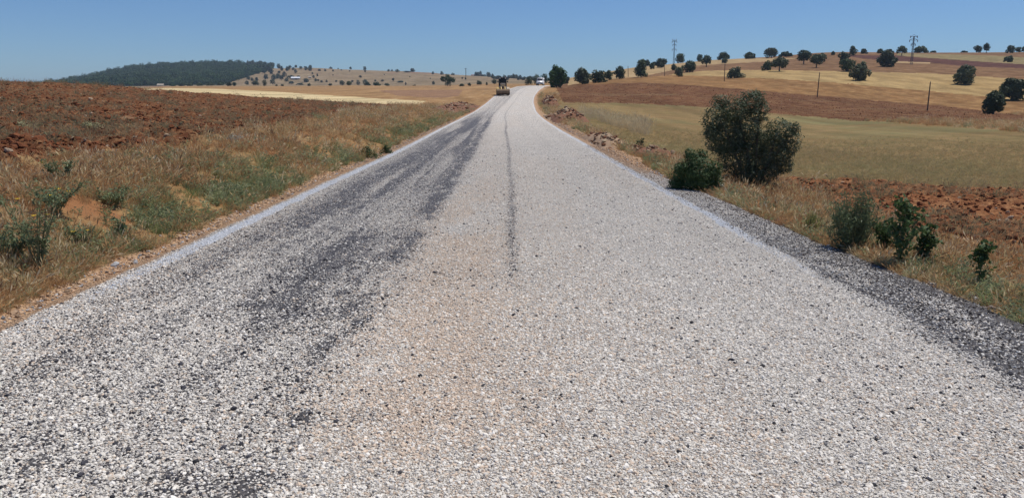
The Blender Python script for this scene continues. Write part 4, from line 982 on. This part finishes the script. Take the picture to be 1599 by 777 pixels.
sapling(1524, 448, 378, 26, 260, 'thin lone green sapling on the grassy verge at far right', fork=3)
M_PET = plain('yellow_petals', (.75, .50, .02), .6)
def thistle(u, v, w_, h_, lab, nb, flowers, seed):
    rd_ = random.Random(seed); x, y, z, r = hit(u, v, 5, 40); k = y / CT / F; e = empty('branching_weed', (x, y, z), lab, 'weed'); tb_ = []; P = []; D = []; tips = []
    for q in range(nb):
        a = rd_.uniform(0, 6.28); l = rd_.uniform(.55, 1); sx = math.cos(a) * w_ * k * .5 * l; sy = math.sin(a) * w_ * k * .4 * l
        p = [Vector((0, 0, -.02)), Vector((sx * .35, sy * .35, h_ * k * .45 * l)), Vector((sx, sy, h_ * k * l))]; tb_.append(tube(p, [.007, .005, .002], 4)); tips.append(p[2])
        for m in range(5):
            t = rd_.uniform(.3, .95); s = p[0].lerp(p[1], t * 2) if t < .5 else p[1].lerp(p[2], t * 2 - 1); s2 = s + Vector((rd_.gauss(0, .06), rd_.gauss(0, .06), .09)); tb_.append(tube([s, s2], [.003, .0015], 3))
            for _ in range(7): P.append(tuple(s.lerp(s2, rd_.random()) + Vector((rd_.gauss(0, .02), rd_.gauss(0, .02), 0)))); D.append((rd_.gauss(0, .6), rd_.gauss(0, .6), .5))
    V, Fc = join_vf(tb_); link('stem', mesh_np('stem', V, Fc, M_STEM, True), e); link('foliage', mesh_np('foliage', *leaves(np.array(P), np.array(D), .022, .4, seed), M_SAGE), e)
    for q in range(flowers):
        t = tips[q % len(tips)]; bm = bmesh.new()
        for m in range(9):
            a = m * math.tau / 9; c = [bm.verts.new(t + Vector(v_)) for v_ in ((0, 0, 0), (math.cos(a - .3) * .018, math.sin(a - .3) * .018, .006), (math.cos(a) * .03, math.sin(a) * .03, .01), (math.cos(a + .3) * .018, math.sin(a + .3) * .018, .006))]; bm.faces.new(c)
        me = bpy.data.meshes.new('flower'); bm.to_mesh(me); bm.free(); me.materials.append(M_PET); link('flower', me, e)
thistle(62, 425, 95, 140, 'tall branching weed with small yellow flowers at the left edge of the picture', 16, 5, 1)
thistle(25, 405, 60, 60, 'low leafy weed left of the tall yellow flowered weed', 16, 0, 2)
thistle(128, 385, 50, 30, 'small yellow flowered weed right of the tall branching weed', 9, 2, 3)
thistle(192, 378, 34, 42, 'thin dark branching weed on the bare red bank', 6, 0, 4)
thistle(100, 300, 60, 40, 'dark spreading weed on top of the left bank', 14, 1, 5)
thistle(180, 330, 60, 24, 'low spreading green weed on the bare red bank', 14, 0, 6)
thistle(90, 345, 90, 50, 'loose grey green weed behind the tall yellow flowered weed', 16, 2, 7)
for (u, v, w_, h_, lab) in [(575, 247, 26, 20, 'dark green leafy weed at the left road edge, nearer of two'), (603, 240, 12, 14, 'dark green leafy weed at the left road edge, farther of two')]:
    leafy('leafy_weed', u, v, [(u - w_ * .2, v - h_ * .45, w_ * .36, h_ * .45), (u + w_ * .2, v - h_ * .35, w_ * .32, h_ * .35), (u, v - h_ * .7, w_ * .22, h_ * .4), (u - w_ * .55, v - h_ * .2, w_ * .3, h_ * .3), (u + w_ * .6, v - h_ * .2, w_ * .3, h_ * .25)], 420, .04, .3, M_SAGE if u < 400 else M_SHRUBG, lab, 'weed')
leafy('pale_tussock', 143, 207, [(137, 200, 9, 6), (148, 201, 9, 6)], 500, .04, .15, plain('pale_tussock', (.36, .36, .19), .9), 'pale olive tussock on the ploughed field', 'plant', rr_=(10, 60))
leafy('pale_tussock', 42, 205, [(38, 199, 9, 8), (48, 201, 9, 6)], 500, .04, .15, bpy.data.materials['pale_tussock'], 'pale green tussock on the ploughed field near the left picture edge', 'plant', rr_=(10, 60))
leafy('silver_tussock', 368, 228, [(362, 220, 9, 7), (374, 221, 8, 6)], 500, .035, .15, plain('silver_tussock', (.30, .32, .27), .9), 'silvery grey tussock at the edge of the ploughed field', 'plant', rr_=(10, 60))
leafy('field_shrub', 1000, 232, [(997, 226, 5, 7), (1002, 222, 4, 7)], 300, .04, .4, M_DARKL, 'small dark shrub behind the rubble on the right verge', 'bush', rr_=(20, 80))

# ------------------------------------------------------------------ rubble heaps along the road
M_ROCK = plain('rubble', (.30, .20, .125), .95, var=.45, scale=3, bump=.8)
M_ROCKL = plain('pale_rubble', (.44, .34, .22), .95, var=.3, scale=4, bump=.6)
M_ROCKD = plain('red_rubble', (.19, .085, .042), .95, var=.5, scale=3, bump=.8)
RK = [rock_mesh('rock', 800 + i, [M_ROCK, M_ROCKL, M_ROCKD][i % 3], 2, .75) for i in range(9)]
def heap(u, v, L, W, H, n, lab, pal, seed, size, rot=0):
    x, y, z, r = hit(u, v, 15, 170)
    a = math.atan2(float(road_x(y + 4) - road_x(y - 4)), 8.) + rot
    e = empty('rubble_heap', (x, y, z), lab, 'rubble heap', rz=-a); rd_ = random.Random(seed)
    nu, nv = 46, 20; uu, vv = np.meshgrid(np.linspace(-1, 1, nv), np.linspace(-1, 1, nu)); X = uu * W / 2; Y = vv * L / 2
    Hh = np.clip(1 - uu ** 2 - .0, 0, 1) * np.clip(1 - vv ** 4, 0, 1) * H * (.35 + 1.1 * fbm(X * 1.1 + seed, Y * .7, seed, 3)) + (fbm(X * 5, Y * 5, seed + 5, 3) - .5) * H * .5
    ca, sa = math.cos(-a), math.sin(-a); wx = x + X * ca - Y * sa; wy = y + X * sa + Y * ca
    Zl = gz(wx, wy) - z + Hh - .12 * np.maximum(np.abs(uu), np.abs(vv)) ** 6
    vid_ = np.arange(nu * nv).reshape(nu, nv); q = np.stack([vid_[:-1, :-1], vid_[:-1, 1:], vid_[1:, 1:], vid_[1:, :-1]], -1).reshape(-1, 4)
    link('earth', mesh_np('earth', np.stack([X, Y, Zl], -1).reshape(-1, 3), q, pal, True), e)
    for i in range(n):
        fx, fy = rd_.gauss(0, .38), rd_.uniform(-1, 1)
        iu = min(nv - 1, max(0, int((fx + 1) / 2 * nv))); iv = min(nu - 1, max(0, int((fy + 1) / 2 * nu)))
        o = link('rock', RK[rd_.choice([0, 1, 2, 3, 5, 6, 8]) if pal is not M_ROCKL else rd_.choice([0, 1, 3, 4, 7])], e); s = size * rd_.uniform(.45, 1.3) * (1.5 if rd_.random() < .12 else 1)
        o.location = (X[iv, iu], Y[iv, iu], Zl[iv, iu] + s * .2); o.rotation_euler = (rd_.uniform(-.6, .6), rd_.uniform(-.6, .6), rd_.uniform(0, 6.3)); o.scale = (s, s * rd_.uniform(.7, 1.2), s * rd_.uniform(.7, 1))
heap(716, 170, 30, 4.2, .45, 130, 'long red brown heap of earth and stones left of the road', M_ROCKD, 1, .27)
heap(858, 163, 22, 2.2, .9, 60, 'dark red heap of clods along the right road edge, the farthest', M_ROCKD, 2, .42)
heap(884, 187, 14, 2.8, .65, 80, 'red brown rubble heap in the right bend of the road, the middle one', M_ROCKD, 3, .34)
heap(862, 185, 12, 1.4, .3, 50, 'low strip of stony earth along the white strip of the right bend', M_ROCK, 6, .25)
heap(945, 222, 9, 1.6, .30, 80, 'low grey stony rubble strip on the right verge', M_ROCK, 4, .17)
heap(1022, 246, 5.5, 1.6, .36, 80, 'reddish rubble pile on the right verge left of the large bush', M_ROCKD, 5, .16)
for (u, v, s, lab) in [(949, 211, .34, 'pale flat rock atop the grey stony strip on the right verge'), (957, 219, .42, 'yellowish rock on the right verge above the sandy edge'), (990, 233, .3, 'pale rock left of the reddish rubble pile'),
                       (1030, 264, .5, 'flat yellowish rock half buried near the low green bush'), (926, 211, .3, 'small whitish rock at the far end of the grey stony strip')]:
    x, y, z, r = hit(u, v, 12, 80); o = link('rock', rock_mesh('rock', int(u), M_ROCKL, 2, .6), label=lab, category='rock'); o.location = (x, y, z + s * .12); o.scale = (s, s * .8, s * .8)

# ------------------------------------------------------------------ poles and pylons
M_POLE = plain('weathered_pole', (.10, .065, .05), .9, var=.3, scale=4)
M_STEEL = plain('grey_steel', (.12, .13, .15), .6, .4)
M_CER = plain('insulator', (.25, .18, .14), .3)
def box(bm, c, s, rot=None):
    r_ = bmesh.ops.create_cube(bm, size=1.)['verts']; M = Matrix.Translation(Vector(c)) @ (rot or Matrix.Identity(4)) @ Matrix.Diagonal((*s, 1)); bmesh.ops.transform(bm, matrix=M, verts=r_); return r_
def bm_obj(name, bm, mat, parent=None, bevel=0., smooth=False, **pr):
    if bevel:
        bmesh.ops.bevel(bm, geom=bm.edges[:], offset=bevel, segments=2, affect='EDGES', clamp_overlap=True)
    me = bpy.data.meshes.new(name); bm.to_mesh(me); bm.free(); me.materials.append(mat)
    if smooth: me.polygons.foreach_set('use_smooth', [True] * len(me.polygons))
    return link(name, me, parent, **pr)
def cyl(bm, c, r, h, axis='Z', seg=20, r2=None):
    v = bmesh.ops.create_cone(bm, cap_ends=True, segments=seg, radius1=r, radius2=r if r2 is None else r2, depth=h)['verts']
    M = {'Z': Matrix.Identity(4), 'X': Matrix.Rotation(math.pi / 2, 4, 'Y'), 'Y': Matrix.Rotation(math.pi / 2, 4, 'X')}[axis]; bmesh.ops.transform(bm, matrix=Matrix.Translation(Vector(c)) @ M, verts=v)
for i, (u, v, h, lean, lab) in enumerate([(1448, 173, 43, .005, 'thin dark pole on the red field at right, tallest and nearest of the poles'), (1276, 152, 37, .025, 'thin dark pole between the large bush and the twin lobed bush'),
        (1131, 127, 27, -.01, 'thin dark pole left of the dome shaped bush'), (1038, 119, 15.5, -.06, 'short leaning pole left of the small round tree on the slope'), (981, 120, 16, -.05, 'short leaning pole between the columnar and the cone shaped tree')]):
    x, y, z, r = hit(u, v, 60, 400); k = kpx(x, y, z); e = empty('telephone_pole', (x, y, z), lab, 'pole'); H = h * k
    V, Fc = tube([(0, 0, -.3), (lean * H * .5, 0, H * .5), (lean * H, 0, H)], [.10, .09, .07], 8); link('post', mesh_np('post', V, Fc, M_POLE, True), e)
    bm = bmesh.new(); cyl(bm, (lean * H, 0, H + .06), .06, .16, seg=8); bm_obj('insulator', bm, M_CER, e)
def pylon(u, v, top, lab, arms):
    x, y, z, r = hit(u, v, 200, 520); k = kpx(x, y, z); H = (v - top) * k; e = empty('power_pylon', (x, y, z), lab, 'pylon')
    wb, wt = .32, .12; c4 = [(-1, -1), (1, -1), (1, 1), (-1, 1)]; tb_ = []
    P = lambda a, t: Vector((a[0] * (wb + (wt - wb) * t), a[1] * (wb + (wt - wb) * t), H * t - .3 * (t == 0)))
    for a in c4: tb_.append(tube([P(a, 0), P(a, 1)], [.06, .05], 4))
    n = 12
    for i in range(n):
        for j in range(4): tb_.append(tube([P(c4[j], i / n), P(c4[(j + 1) % 4], (i + 1) / n)], [.028, .028], 3))
    V, Fc = join_vf(tb_); link('mast', mesh_np('mast', V, Fc, M_STEEL), e)
    for (t, hw, dr) in arms:
        z_ = H * t; V, Fc = join_vf([tube([(-hw, 0, z_), (hw, 0, z_)], [.07, .07], 4), tube([(-hw, 0, z_), (0, 0, z_ + .7)], [.05, .05], 4), tube([(hw, 0, z_), (0, 0, z_ + .7)], [.05, .05], 4)]); link('crossarm', mesh_np('crossarm', V, Fc, M_STEEL), e)
        for s in (-1, 1):
            bm = bmesh.new(); cyl(bm, (s * hw, 0, z_ + dr), .12, .8, seg=8); bm_obj('insulator', bm, M_CER, e)
pylon(1052, 98, 63, 'dark power pylon with two short arms on the left of the ridge', [(.95, 1.3, -.3), (.82, .9, -.3), (.62, 1.1, -.4), (.99, 1., .5)])
pylon(1423, 101, 58, 'dark power pylon with three crossarms rising from the brown field at right', [(.98, 1.2, -.1), (.86, 1.4, -.3), (.72, .7, -.3)])
x, y, z, r = hit(727.5, 122, 430, 1300); bm = bmesh.new(); cyl(bm, (0, 0, 5), .35, 11, seg=8); box(bm, (0, 0, 9.6), (3., .3, .3)); o = bm_obj('distant_pole', bm, M_POLE, label='faint distant pole with a crossarm on the skyline left of the loader', category='pole'); o.location = (x, y, z)

# far farm buildings
M_WALL = plain('pale_wall', (.45, .38, .30), .9); M_ROOFW = plain('white_metal_roof', (.78, .80, .84), .4); M_ROOFR = plain('tile_roof', (.22, .11, .09), .9); M_DARK = plain('dark_opening', (.03, .03, .035), .8)
def shed(u, v, wpx, hpx, roof, lab, rmin, rmax, dist=None, roofpitch=.35):
    x, y, z, r = hit(u, v, rmin, rmax); k = kpx(x, y, z); w_, h_ = wpx * k, hpx * k; e = empty('farm_shed', (x, y, z), lab, 'shed', rz=.08); dp = w_ * .5
    bm = bmesh.new(); box(bm, (0, 0, h_ * .25), (w_, dp, h_ * .9)); bm_obj('wall', bm, M_WALL, e)
    bm = bmesh.new(); t = h_ * roofpitch; a = [(-w_ / 2 - .4, -dp / 2 - .5, h_ * .7), (w_ / 2 + .4, -dp / 2 - .5, h_ * .7), (w_ / 2 + .4, 0, h_ * .7 + t + .6), (-w_ / 2 - .4, 0, h_ * .7 + t + .6), (-w_ / 2 - .4, dp / 2 + .5, h_ * .7), (w_ / 2 + .4, dp / 2 + .5, h_ * .7)]
    vs_ = [bm.verts.new(p) for p in a]; lo = [bm.verts.new((p[0], p[1], p[2] - .2)) for p in a]
    for f in ((0, 1, 2, 3), (3, 2, 5, 4)): bm.faces.new([vs_[i] for i in f]); bm.faces.new([lo[i] for i in f[::-1]])
    for i, j in ((0, 1), (1, 2), (2, 5), (5, 4), (4, 3), (3, 0)): bm.faces.new([vs_[j], vs_[i], lo[i], lo[j]])
    bm_obj('roof', bm, roof, e)
    bm = bmesh.new(); box(bm, (w_ * .1, -dp / 2 - .02, h_ * .2), (w_ * .3, .1, h_ * .5)); bm_obj('doorway', bm, M_DARK, e)
shed(462, 125.5, 13, 3.2, M_ROOFW, 'long low shed with a white roof on the slope of the dry hill', 430, 1400)
shed(484, 123, 4, 2, M_WALL, 'tiny pale hut right of the white roofed shed on the hill', 430, 1400)
shed(251, 134.4, 9, 3.6, M_WALL, 'small tan building at the foot of the wooded hill', 300, 900)
shed(746, 117.5, 20, 1.6, M_ROOFR, 'low long farm building with a dark red roof on the skyline left of the loader', 700, 1300)
shed(363, 124, 3, 2, M_ROOFW, 'tiny white hut at the edge of the wood, left of its twin', 700, 1400)
shed(358, 124, 2.4, 2, M_ROOFW, 'tinier white hut among the trees of the wooded hill', 700, 1400)

# ------------------------------------------------------------------ wheel loader coming towards the camera
M_YEL2 = plain('loader_yellow', (.60, .40, .12), .5, var=.25, scale=3, coat=.2); M_CREAM = plain('cream_panel_and_glint', (.62, .52, .38), .5, var=.08)
M_BKT = plain('worn_steel_bucket', (.17, .105, .055), .7, .05, var=.5, scale=3, bump=.3); M_TYRE = plain('tyre_rubber', (.028, .028, .03), .9, bump=.4); M_BLK = plain('black_paint', (.02, .02, .022), .4)
m_glass, nt, out = new_mat('cab_glass'); g = G(nt); nt.links.new(g.n('BsdfPrincipled', {'Base Color': (.05, .06, .07), 'Roughness': .06, 'Transmission Weight': .75, 'IOR': 1.2}).outputs[0], out.inputs[0])
M_LAMP = plain('lamp_glass', (.7, .7, .68), .15); M_WHITE = plain('white_paint', (.80, .80, .80), .35, var=.03, coat=.5); M_ORG = plain('amber_beacon', (.8, .3, .03), .3); M_RIM = plain('wheel_rim', (.55, .45, .2), .5); M_SIL = plain('silver_rim', (.5, .5, .52), .3, .6)
def loader():
    x, y, z, r = hit(785, 150.2, 90, 200); zr = float(road_top(np.array(x - road_x(y)), np.array(y)))
    e = empty('wheel_loader', (x, y, zr), 'yellow wheel loader with a dark bucket driving toward the camera on the left lane', 'loader', rz=R(3))
    def wheel(cx, cy, R_, wd):
        bm = bmesh.new(); cyl(bm, (cx, cy, R_), R_, wd, 'X', 28)
        for f in [f for f in bm.faces if len(f.verts) > 6]: bmesh.ops.inset_region(bm, faces=[f], thickness=R_ * .12); 
        for q in range(22):
            a = q * math.tau / 22; M = Matrix.Translation((cx, cy + math.cos(a) * R_, R_ + math.sin(a) * R_)) @ Matrix.Rotation(a, 4, 'X'); vs_ = bmesh.ops.create_cube(bm, size=1.)['verts']
            bmesh.ops.transform(bm, matrix=M @ Matrix.Diagonal((wd * .92, .09, .07, 1)), verts=vs_)
        w0 = bm_obj('wheel', bm, M_TYRE, e); bm = bmesh.new(); cyl(bm, (cx + (wd / 2 + .01) * (1 if cx > 0 else -1), cy, R_), R_ * .52, .05, 'X', 24); cyl(bm, (cx + (wd / 2 + .04) * (1 if cx > 0 else -1), cy, R_), R_ * .2, .06, 'X', 16); bm_obj('rim', bm, M_RIM, w0)
    for s in (-1, 1): wheel(s * .86, -.9, .64, .44); wheel(s * .86, 1.7, .64, .44)
    for s in (-1, 1):
        for cy in (-.9, 1.7):
            bm = bmesh.new()
            for q in range(7):
                a0 = math.pi * (.08 + .84 * q / 7); a1 = math.pi * (.08 + .84 * (q + 1) / 7); am = (a0 + a1) / 2
                box(bm, (s * .88, cy + math.cos(am) * .74, .64 + math.sin(am) * .74), (.5, .34, .04), Matrix.Rotation(am + math.pi / 2, 4, 'X'))
            bm_obj('mudguard', bm, M_CREAM if s > 0 else M_YEL2, e)  # right-hand guards paler than the left: their highlight is put into the colour
    bm = bmesh.new(); box(bm, (0, .5, .85), (1.0, 4.0, .55)); box(bm, (0, -.95, .65), (1.5, .35, .35)); box(bm, (0, 1.7, .65), (1.5, .35, .35)); bm_obj('chassis', bm, M_YEL2, e, .03)
    bm = bmesh.new(); box(bm, (0, 1.95, 1.45), (1.15, 1.7, .8)); bm_obj('engine_hood', bm, M_YEL2, e, .06)
    cab = bm_obj('cab', (lambda b: (box(b, (0, .35, 1.35), (1.35, 1.3, .5)), box(b, (0, .35, 2.98), (1.5, 1.5, .13)), b)[-1])(bmesh.new()), M_BLK, e, .03)
    for sx in (-1, 1):
        for sy in (-.28, .98):
            bm = bmesh.new(); box(bm, (sx * .64, sy, 2.26), (.09, .09, 1.36)); bm_obj('post', bm, M_BLK, cab)
    for n_, c, s in (('windscreen', (0, -.27, 2.26), (1.18, .02, 1.3)), ('side_window', (.65, .35, 2.26), (.02, 1.16, 1.3)), ('side_window', (-.65, .35, 2.26), (.02, 1.16, 1.3)), ('rear_window', (0, .97, 2.26), (1.18, .02, 1.3))):
        bm = bmesh.new(); box(bm, c, s); bm_obj(n_, bm, m_glass, cab)
    bm = bmesh.new(); box(bm, (0, .55, 1.75), (.5, .5, .15)); box(bm, (0, .8, 2.1), (.48, .12, .7)); bm_obj('seat', bm, M_BLK, cab, .03)
    for s in (-1, 1):
        bm = bmesh.new(); cyl(bm, (s * .5, -.44, 2.95), .1, .12, 'Y', 16); bm_obj('work_light', bm, M_LAMP, e)
        bm = bmesh.new(); box(bm, (s * .58, -1.15, 1.5), (.2, .16, .2)); h0 = bm_obj('headlight', bm, M_BLK, e, .02); bm = bmesh.new(); cyl(bm, (s * .58, -1.235, 1.5), .08, .02, 'Y', 16); bm_obj('lens', bm, M_LAMP, h0)
        bm = bmesh.new(); box(bm, (s * .86, -.3, 2.35), (.2, .05, .32)); box(bm, (s * .74, -.28, 2.4), (.2, .03, .03)); bm_obj('mirror', bm, M_BLK, e)
        V, Fc = tube([(s * .34, -.15, 1.55), (s * .34, -1.2, 1.35), (s * .34, -1.95, .62)], [.12, .13, .10], 6); link('lift_arm', mesh_np('lift_arm', V, Fc, M_YEL2), e)
    bm = bmesh.new(); cyl(bm, (.55, .4, 3.13), .08, .16, seg=14); bm_obj('beacon', bm, M_ORG, e)
    bm = bmesh.new(); cyl(bm, (.42, 2.1, 2.1), .05, .7, seg=12); bm_obj('exhaust', bm, M_BLK, e)
    bm = bmesh.new(); box(bm, (0, -1.0, 1.78), (.86, .12, .62)); p = bm_obj('front_panel', bm, M_CREAM, e, .03)
    for s in (-1, 1): bm = bmesh.new(); box(bm, (s * .17, -1.075, 1.75), (.2, .02, .26)); bm_obj('lettering_block', bm, M_YEL2, p)  # plain blocks standing in for the lettering on the panel
    V, Fc = tube([(0, -1.1, 1.2), (0, -1.9, 1.05)], [.09, .09], 8); link('tilt_cylinder', mesh_np('tilt_cylinder', V, Fc, M_BKT), e)
    # bucket: curved plate with side cheeks
    bm = bmesh.new(); W2 = 1.14; pr = []
    for q in range(11): a = math.pi * (.42 + 1.02 * q / 10); pr.append((-2.35 - math.cos(a) * .02 + .5 * -math.cos(a) * -1, .55 + .47 * math.sin(a)))
    pr.append((-2.95, .06)); inner = [(py * .985 - .04, pz * .94 + .035) for py, pz in pr]
    def row(P_, xx): return [bm.verts.new((xx, py, pz)) for py, pz in P_]
    oL, oR, iL, iR = row(pr, -W2), row(pr, W2), row(inner, -W2), row(inner, W2)
    for q in range(len(pr) - 1): bm.faces.new((oL[q], oL[q + 1], oR[q + 1], oR[q])); bm.faces.new((iL[q + 1], iL[q], iR[q], iR[q + 1]))
    bm.faces.new(oL); bm.faces.new(oR[::-1]); bm.faces.new((oL[0], oR[0], iR[0], iL[0])); bm.faces.new((oL[-1], iL[-1], iR[-1], oR[-1]))
    b0 = bm_obj('bucket', bm, M_BKT, e)
    bm = bmesh.new(); box(bm, (0, -2.12, .72), (2.26, .05, .62)); bm_obj('back_plate', bm, M_BKT, b0)
    for q in range(8): bm = bmesh.new(); box(bm, (-1.0 + q * .286, -3.0, .06), (.1, .2, .06)); bm_obj('tooth', bm, M_BKT, b0)
loader()
def van():
    y = 226.; x = float(road_x(y)) + .35; ph = (844 - CX) / F; x = ph * (y * CT) ; zr = float(road_top(np.array(x - road_x(y)), np.array(y)))
    e = empty('white_van', (x, y, zr), 'white minibus van coming over the crest of the road', 'van', rz=R(-8))
    prof = [(-2.6, .35), (-2.62, .75), (-2.5, 1.05), (-1.75, 1.3), (-1.15, 2.05), (-.9, 2.18), (2.4, 2.2), (2.55, 2.0), (2.6, .4)]
    bm = bmesh.new(); Lv = [bm.verts.new((-.95 + .1 * max(0, (pz - 1.2)), py, pz)) for py, pz in prof]; Rv = [bm.verts.new((.95 - .1 * max(0, (pz - 1.2)), py, pz)) for py, pz in prof]
    bm.faces.new(Lv[::-1]); bm.faces.new(Rv)
    for q in range(len(prof)): p2 = (q + 1) % len(prof); bm.faces.new((Lv[q], Lv[p2], Rv[p2], Rv[q]))
    bmesh.ops.recalc_face_normals(bm, faces=bm.faces[:]); bm_obj('body', bm, M_WHITE, e, .06, True)
    bm = bmesh.new(); box(bm, (0, -1.47, 1.68), (1.55, .03, .78), Matrix.Rotation(R(-38.6), 4, 'X')); bm_obj('windscreen', bm, M_BLK, e)
    for s in (-1, 1):
        for n_, c, sz in (('side_window', (s * .925, -.55, 1.6), (.03, .9, .5)), ('side_window', (s * .925, .9, 1.6), (.03, 1.7, .5))): bm = bmesh.new(); box(bm, c, sz); bm_obj(n_, bm, M_BLK, e)
        bm = bmesh.new(); box(bm, (s * .7, -2.56, .88), (.36, .1, .22)); bm_obj('headlight', bm, M_LAMP, e, .02)
        bm = bmesh.new(); box(bm, (s * 1.07, -1.5, 1.4), (.18, .1, .26)); bm_obj('mirror', bm, M_BLK, e, .02)
        for cy in (-1.7, 1.6):
            bm = bmesh.new(); cyl(bm, (s * .84, cy, .33), .33, .22, 'X', 22); w0 = bm_obj('wheel', bm, M_TYRE, e); bm = bmesh.new(); cyl(bm, (s * .955, cy, .33), .2, .02, 'X', 18); bm_obj('rim', bm, M_SIL, w0)
    bm = bmesh.new(); box(bm, (0, -2.63, .45), (1.8, .14, .26)); bm_obj('bumper', bm, M_BLK, e, .03)
    bm = bmesh.new(); box(bm, (0, -2.62, .78), (.9, .06, .16)); bm_obj('grille', bm, M_BLK, e)
    bm = bmesh.new(); box(bm, (0, -2.71, .5), (.5, .02, .11)); bm_obj('number_plate', bm, M_WHITE, e)
van()

# ------------------------------------------------------------------ the summer haze over the valley
mh, nt, out = new_mat('haze'); g = G(nt)
pv = g.n('VolumePrincipled', {'Color': (.62, .80, 1.0), 'Density': .00016, 'Anisotropy': .0})
nt.links.new(pv.outputs[0], out.inputs['Volume'])
bm = bmesh.new(); zt = float(max(ZG.max(), 0)) + 25; zb_ = float(min(allv[:, 2].min(), -3)) - 2
box(bm, (0, 0, (zt + zb_) / 2), (10600, 10600, zt - zb_)); bm_obj('haze', bm, mh, kind='stuff')
SC.cycles.volume_bounces = 0
print('top', zt, 'bottom', zb_)
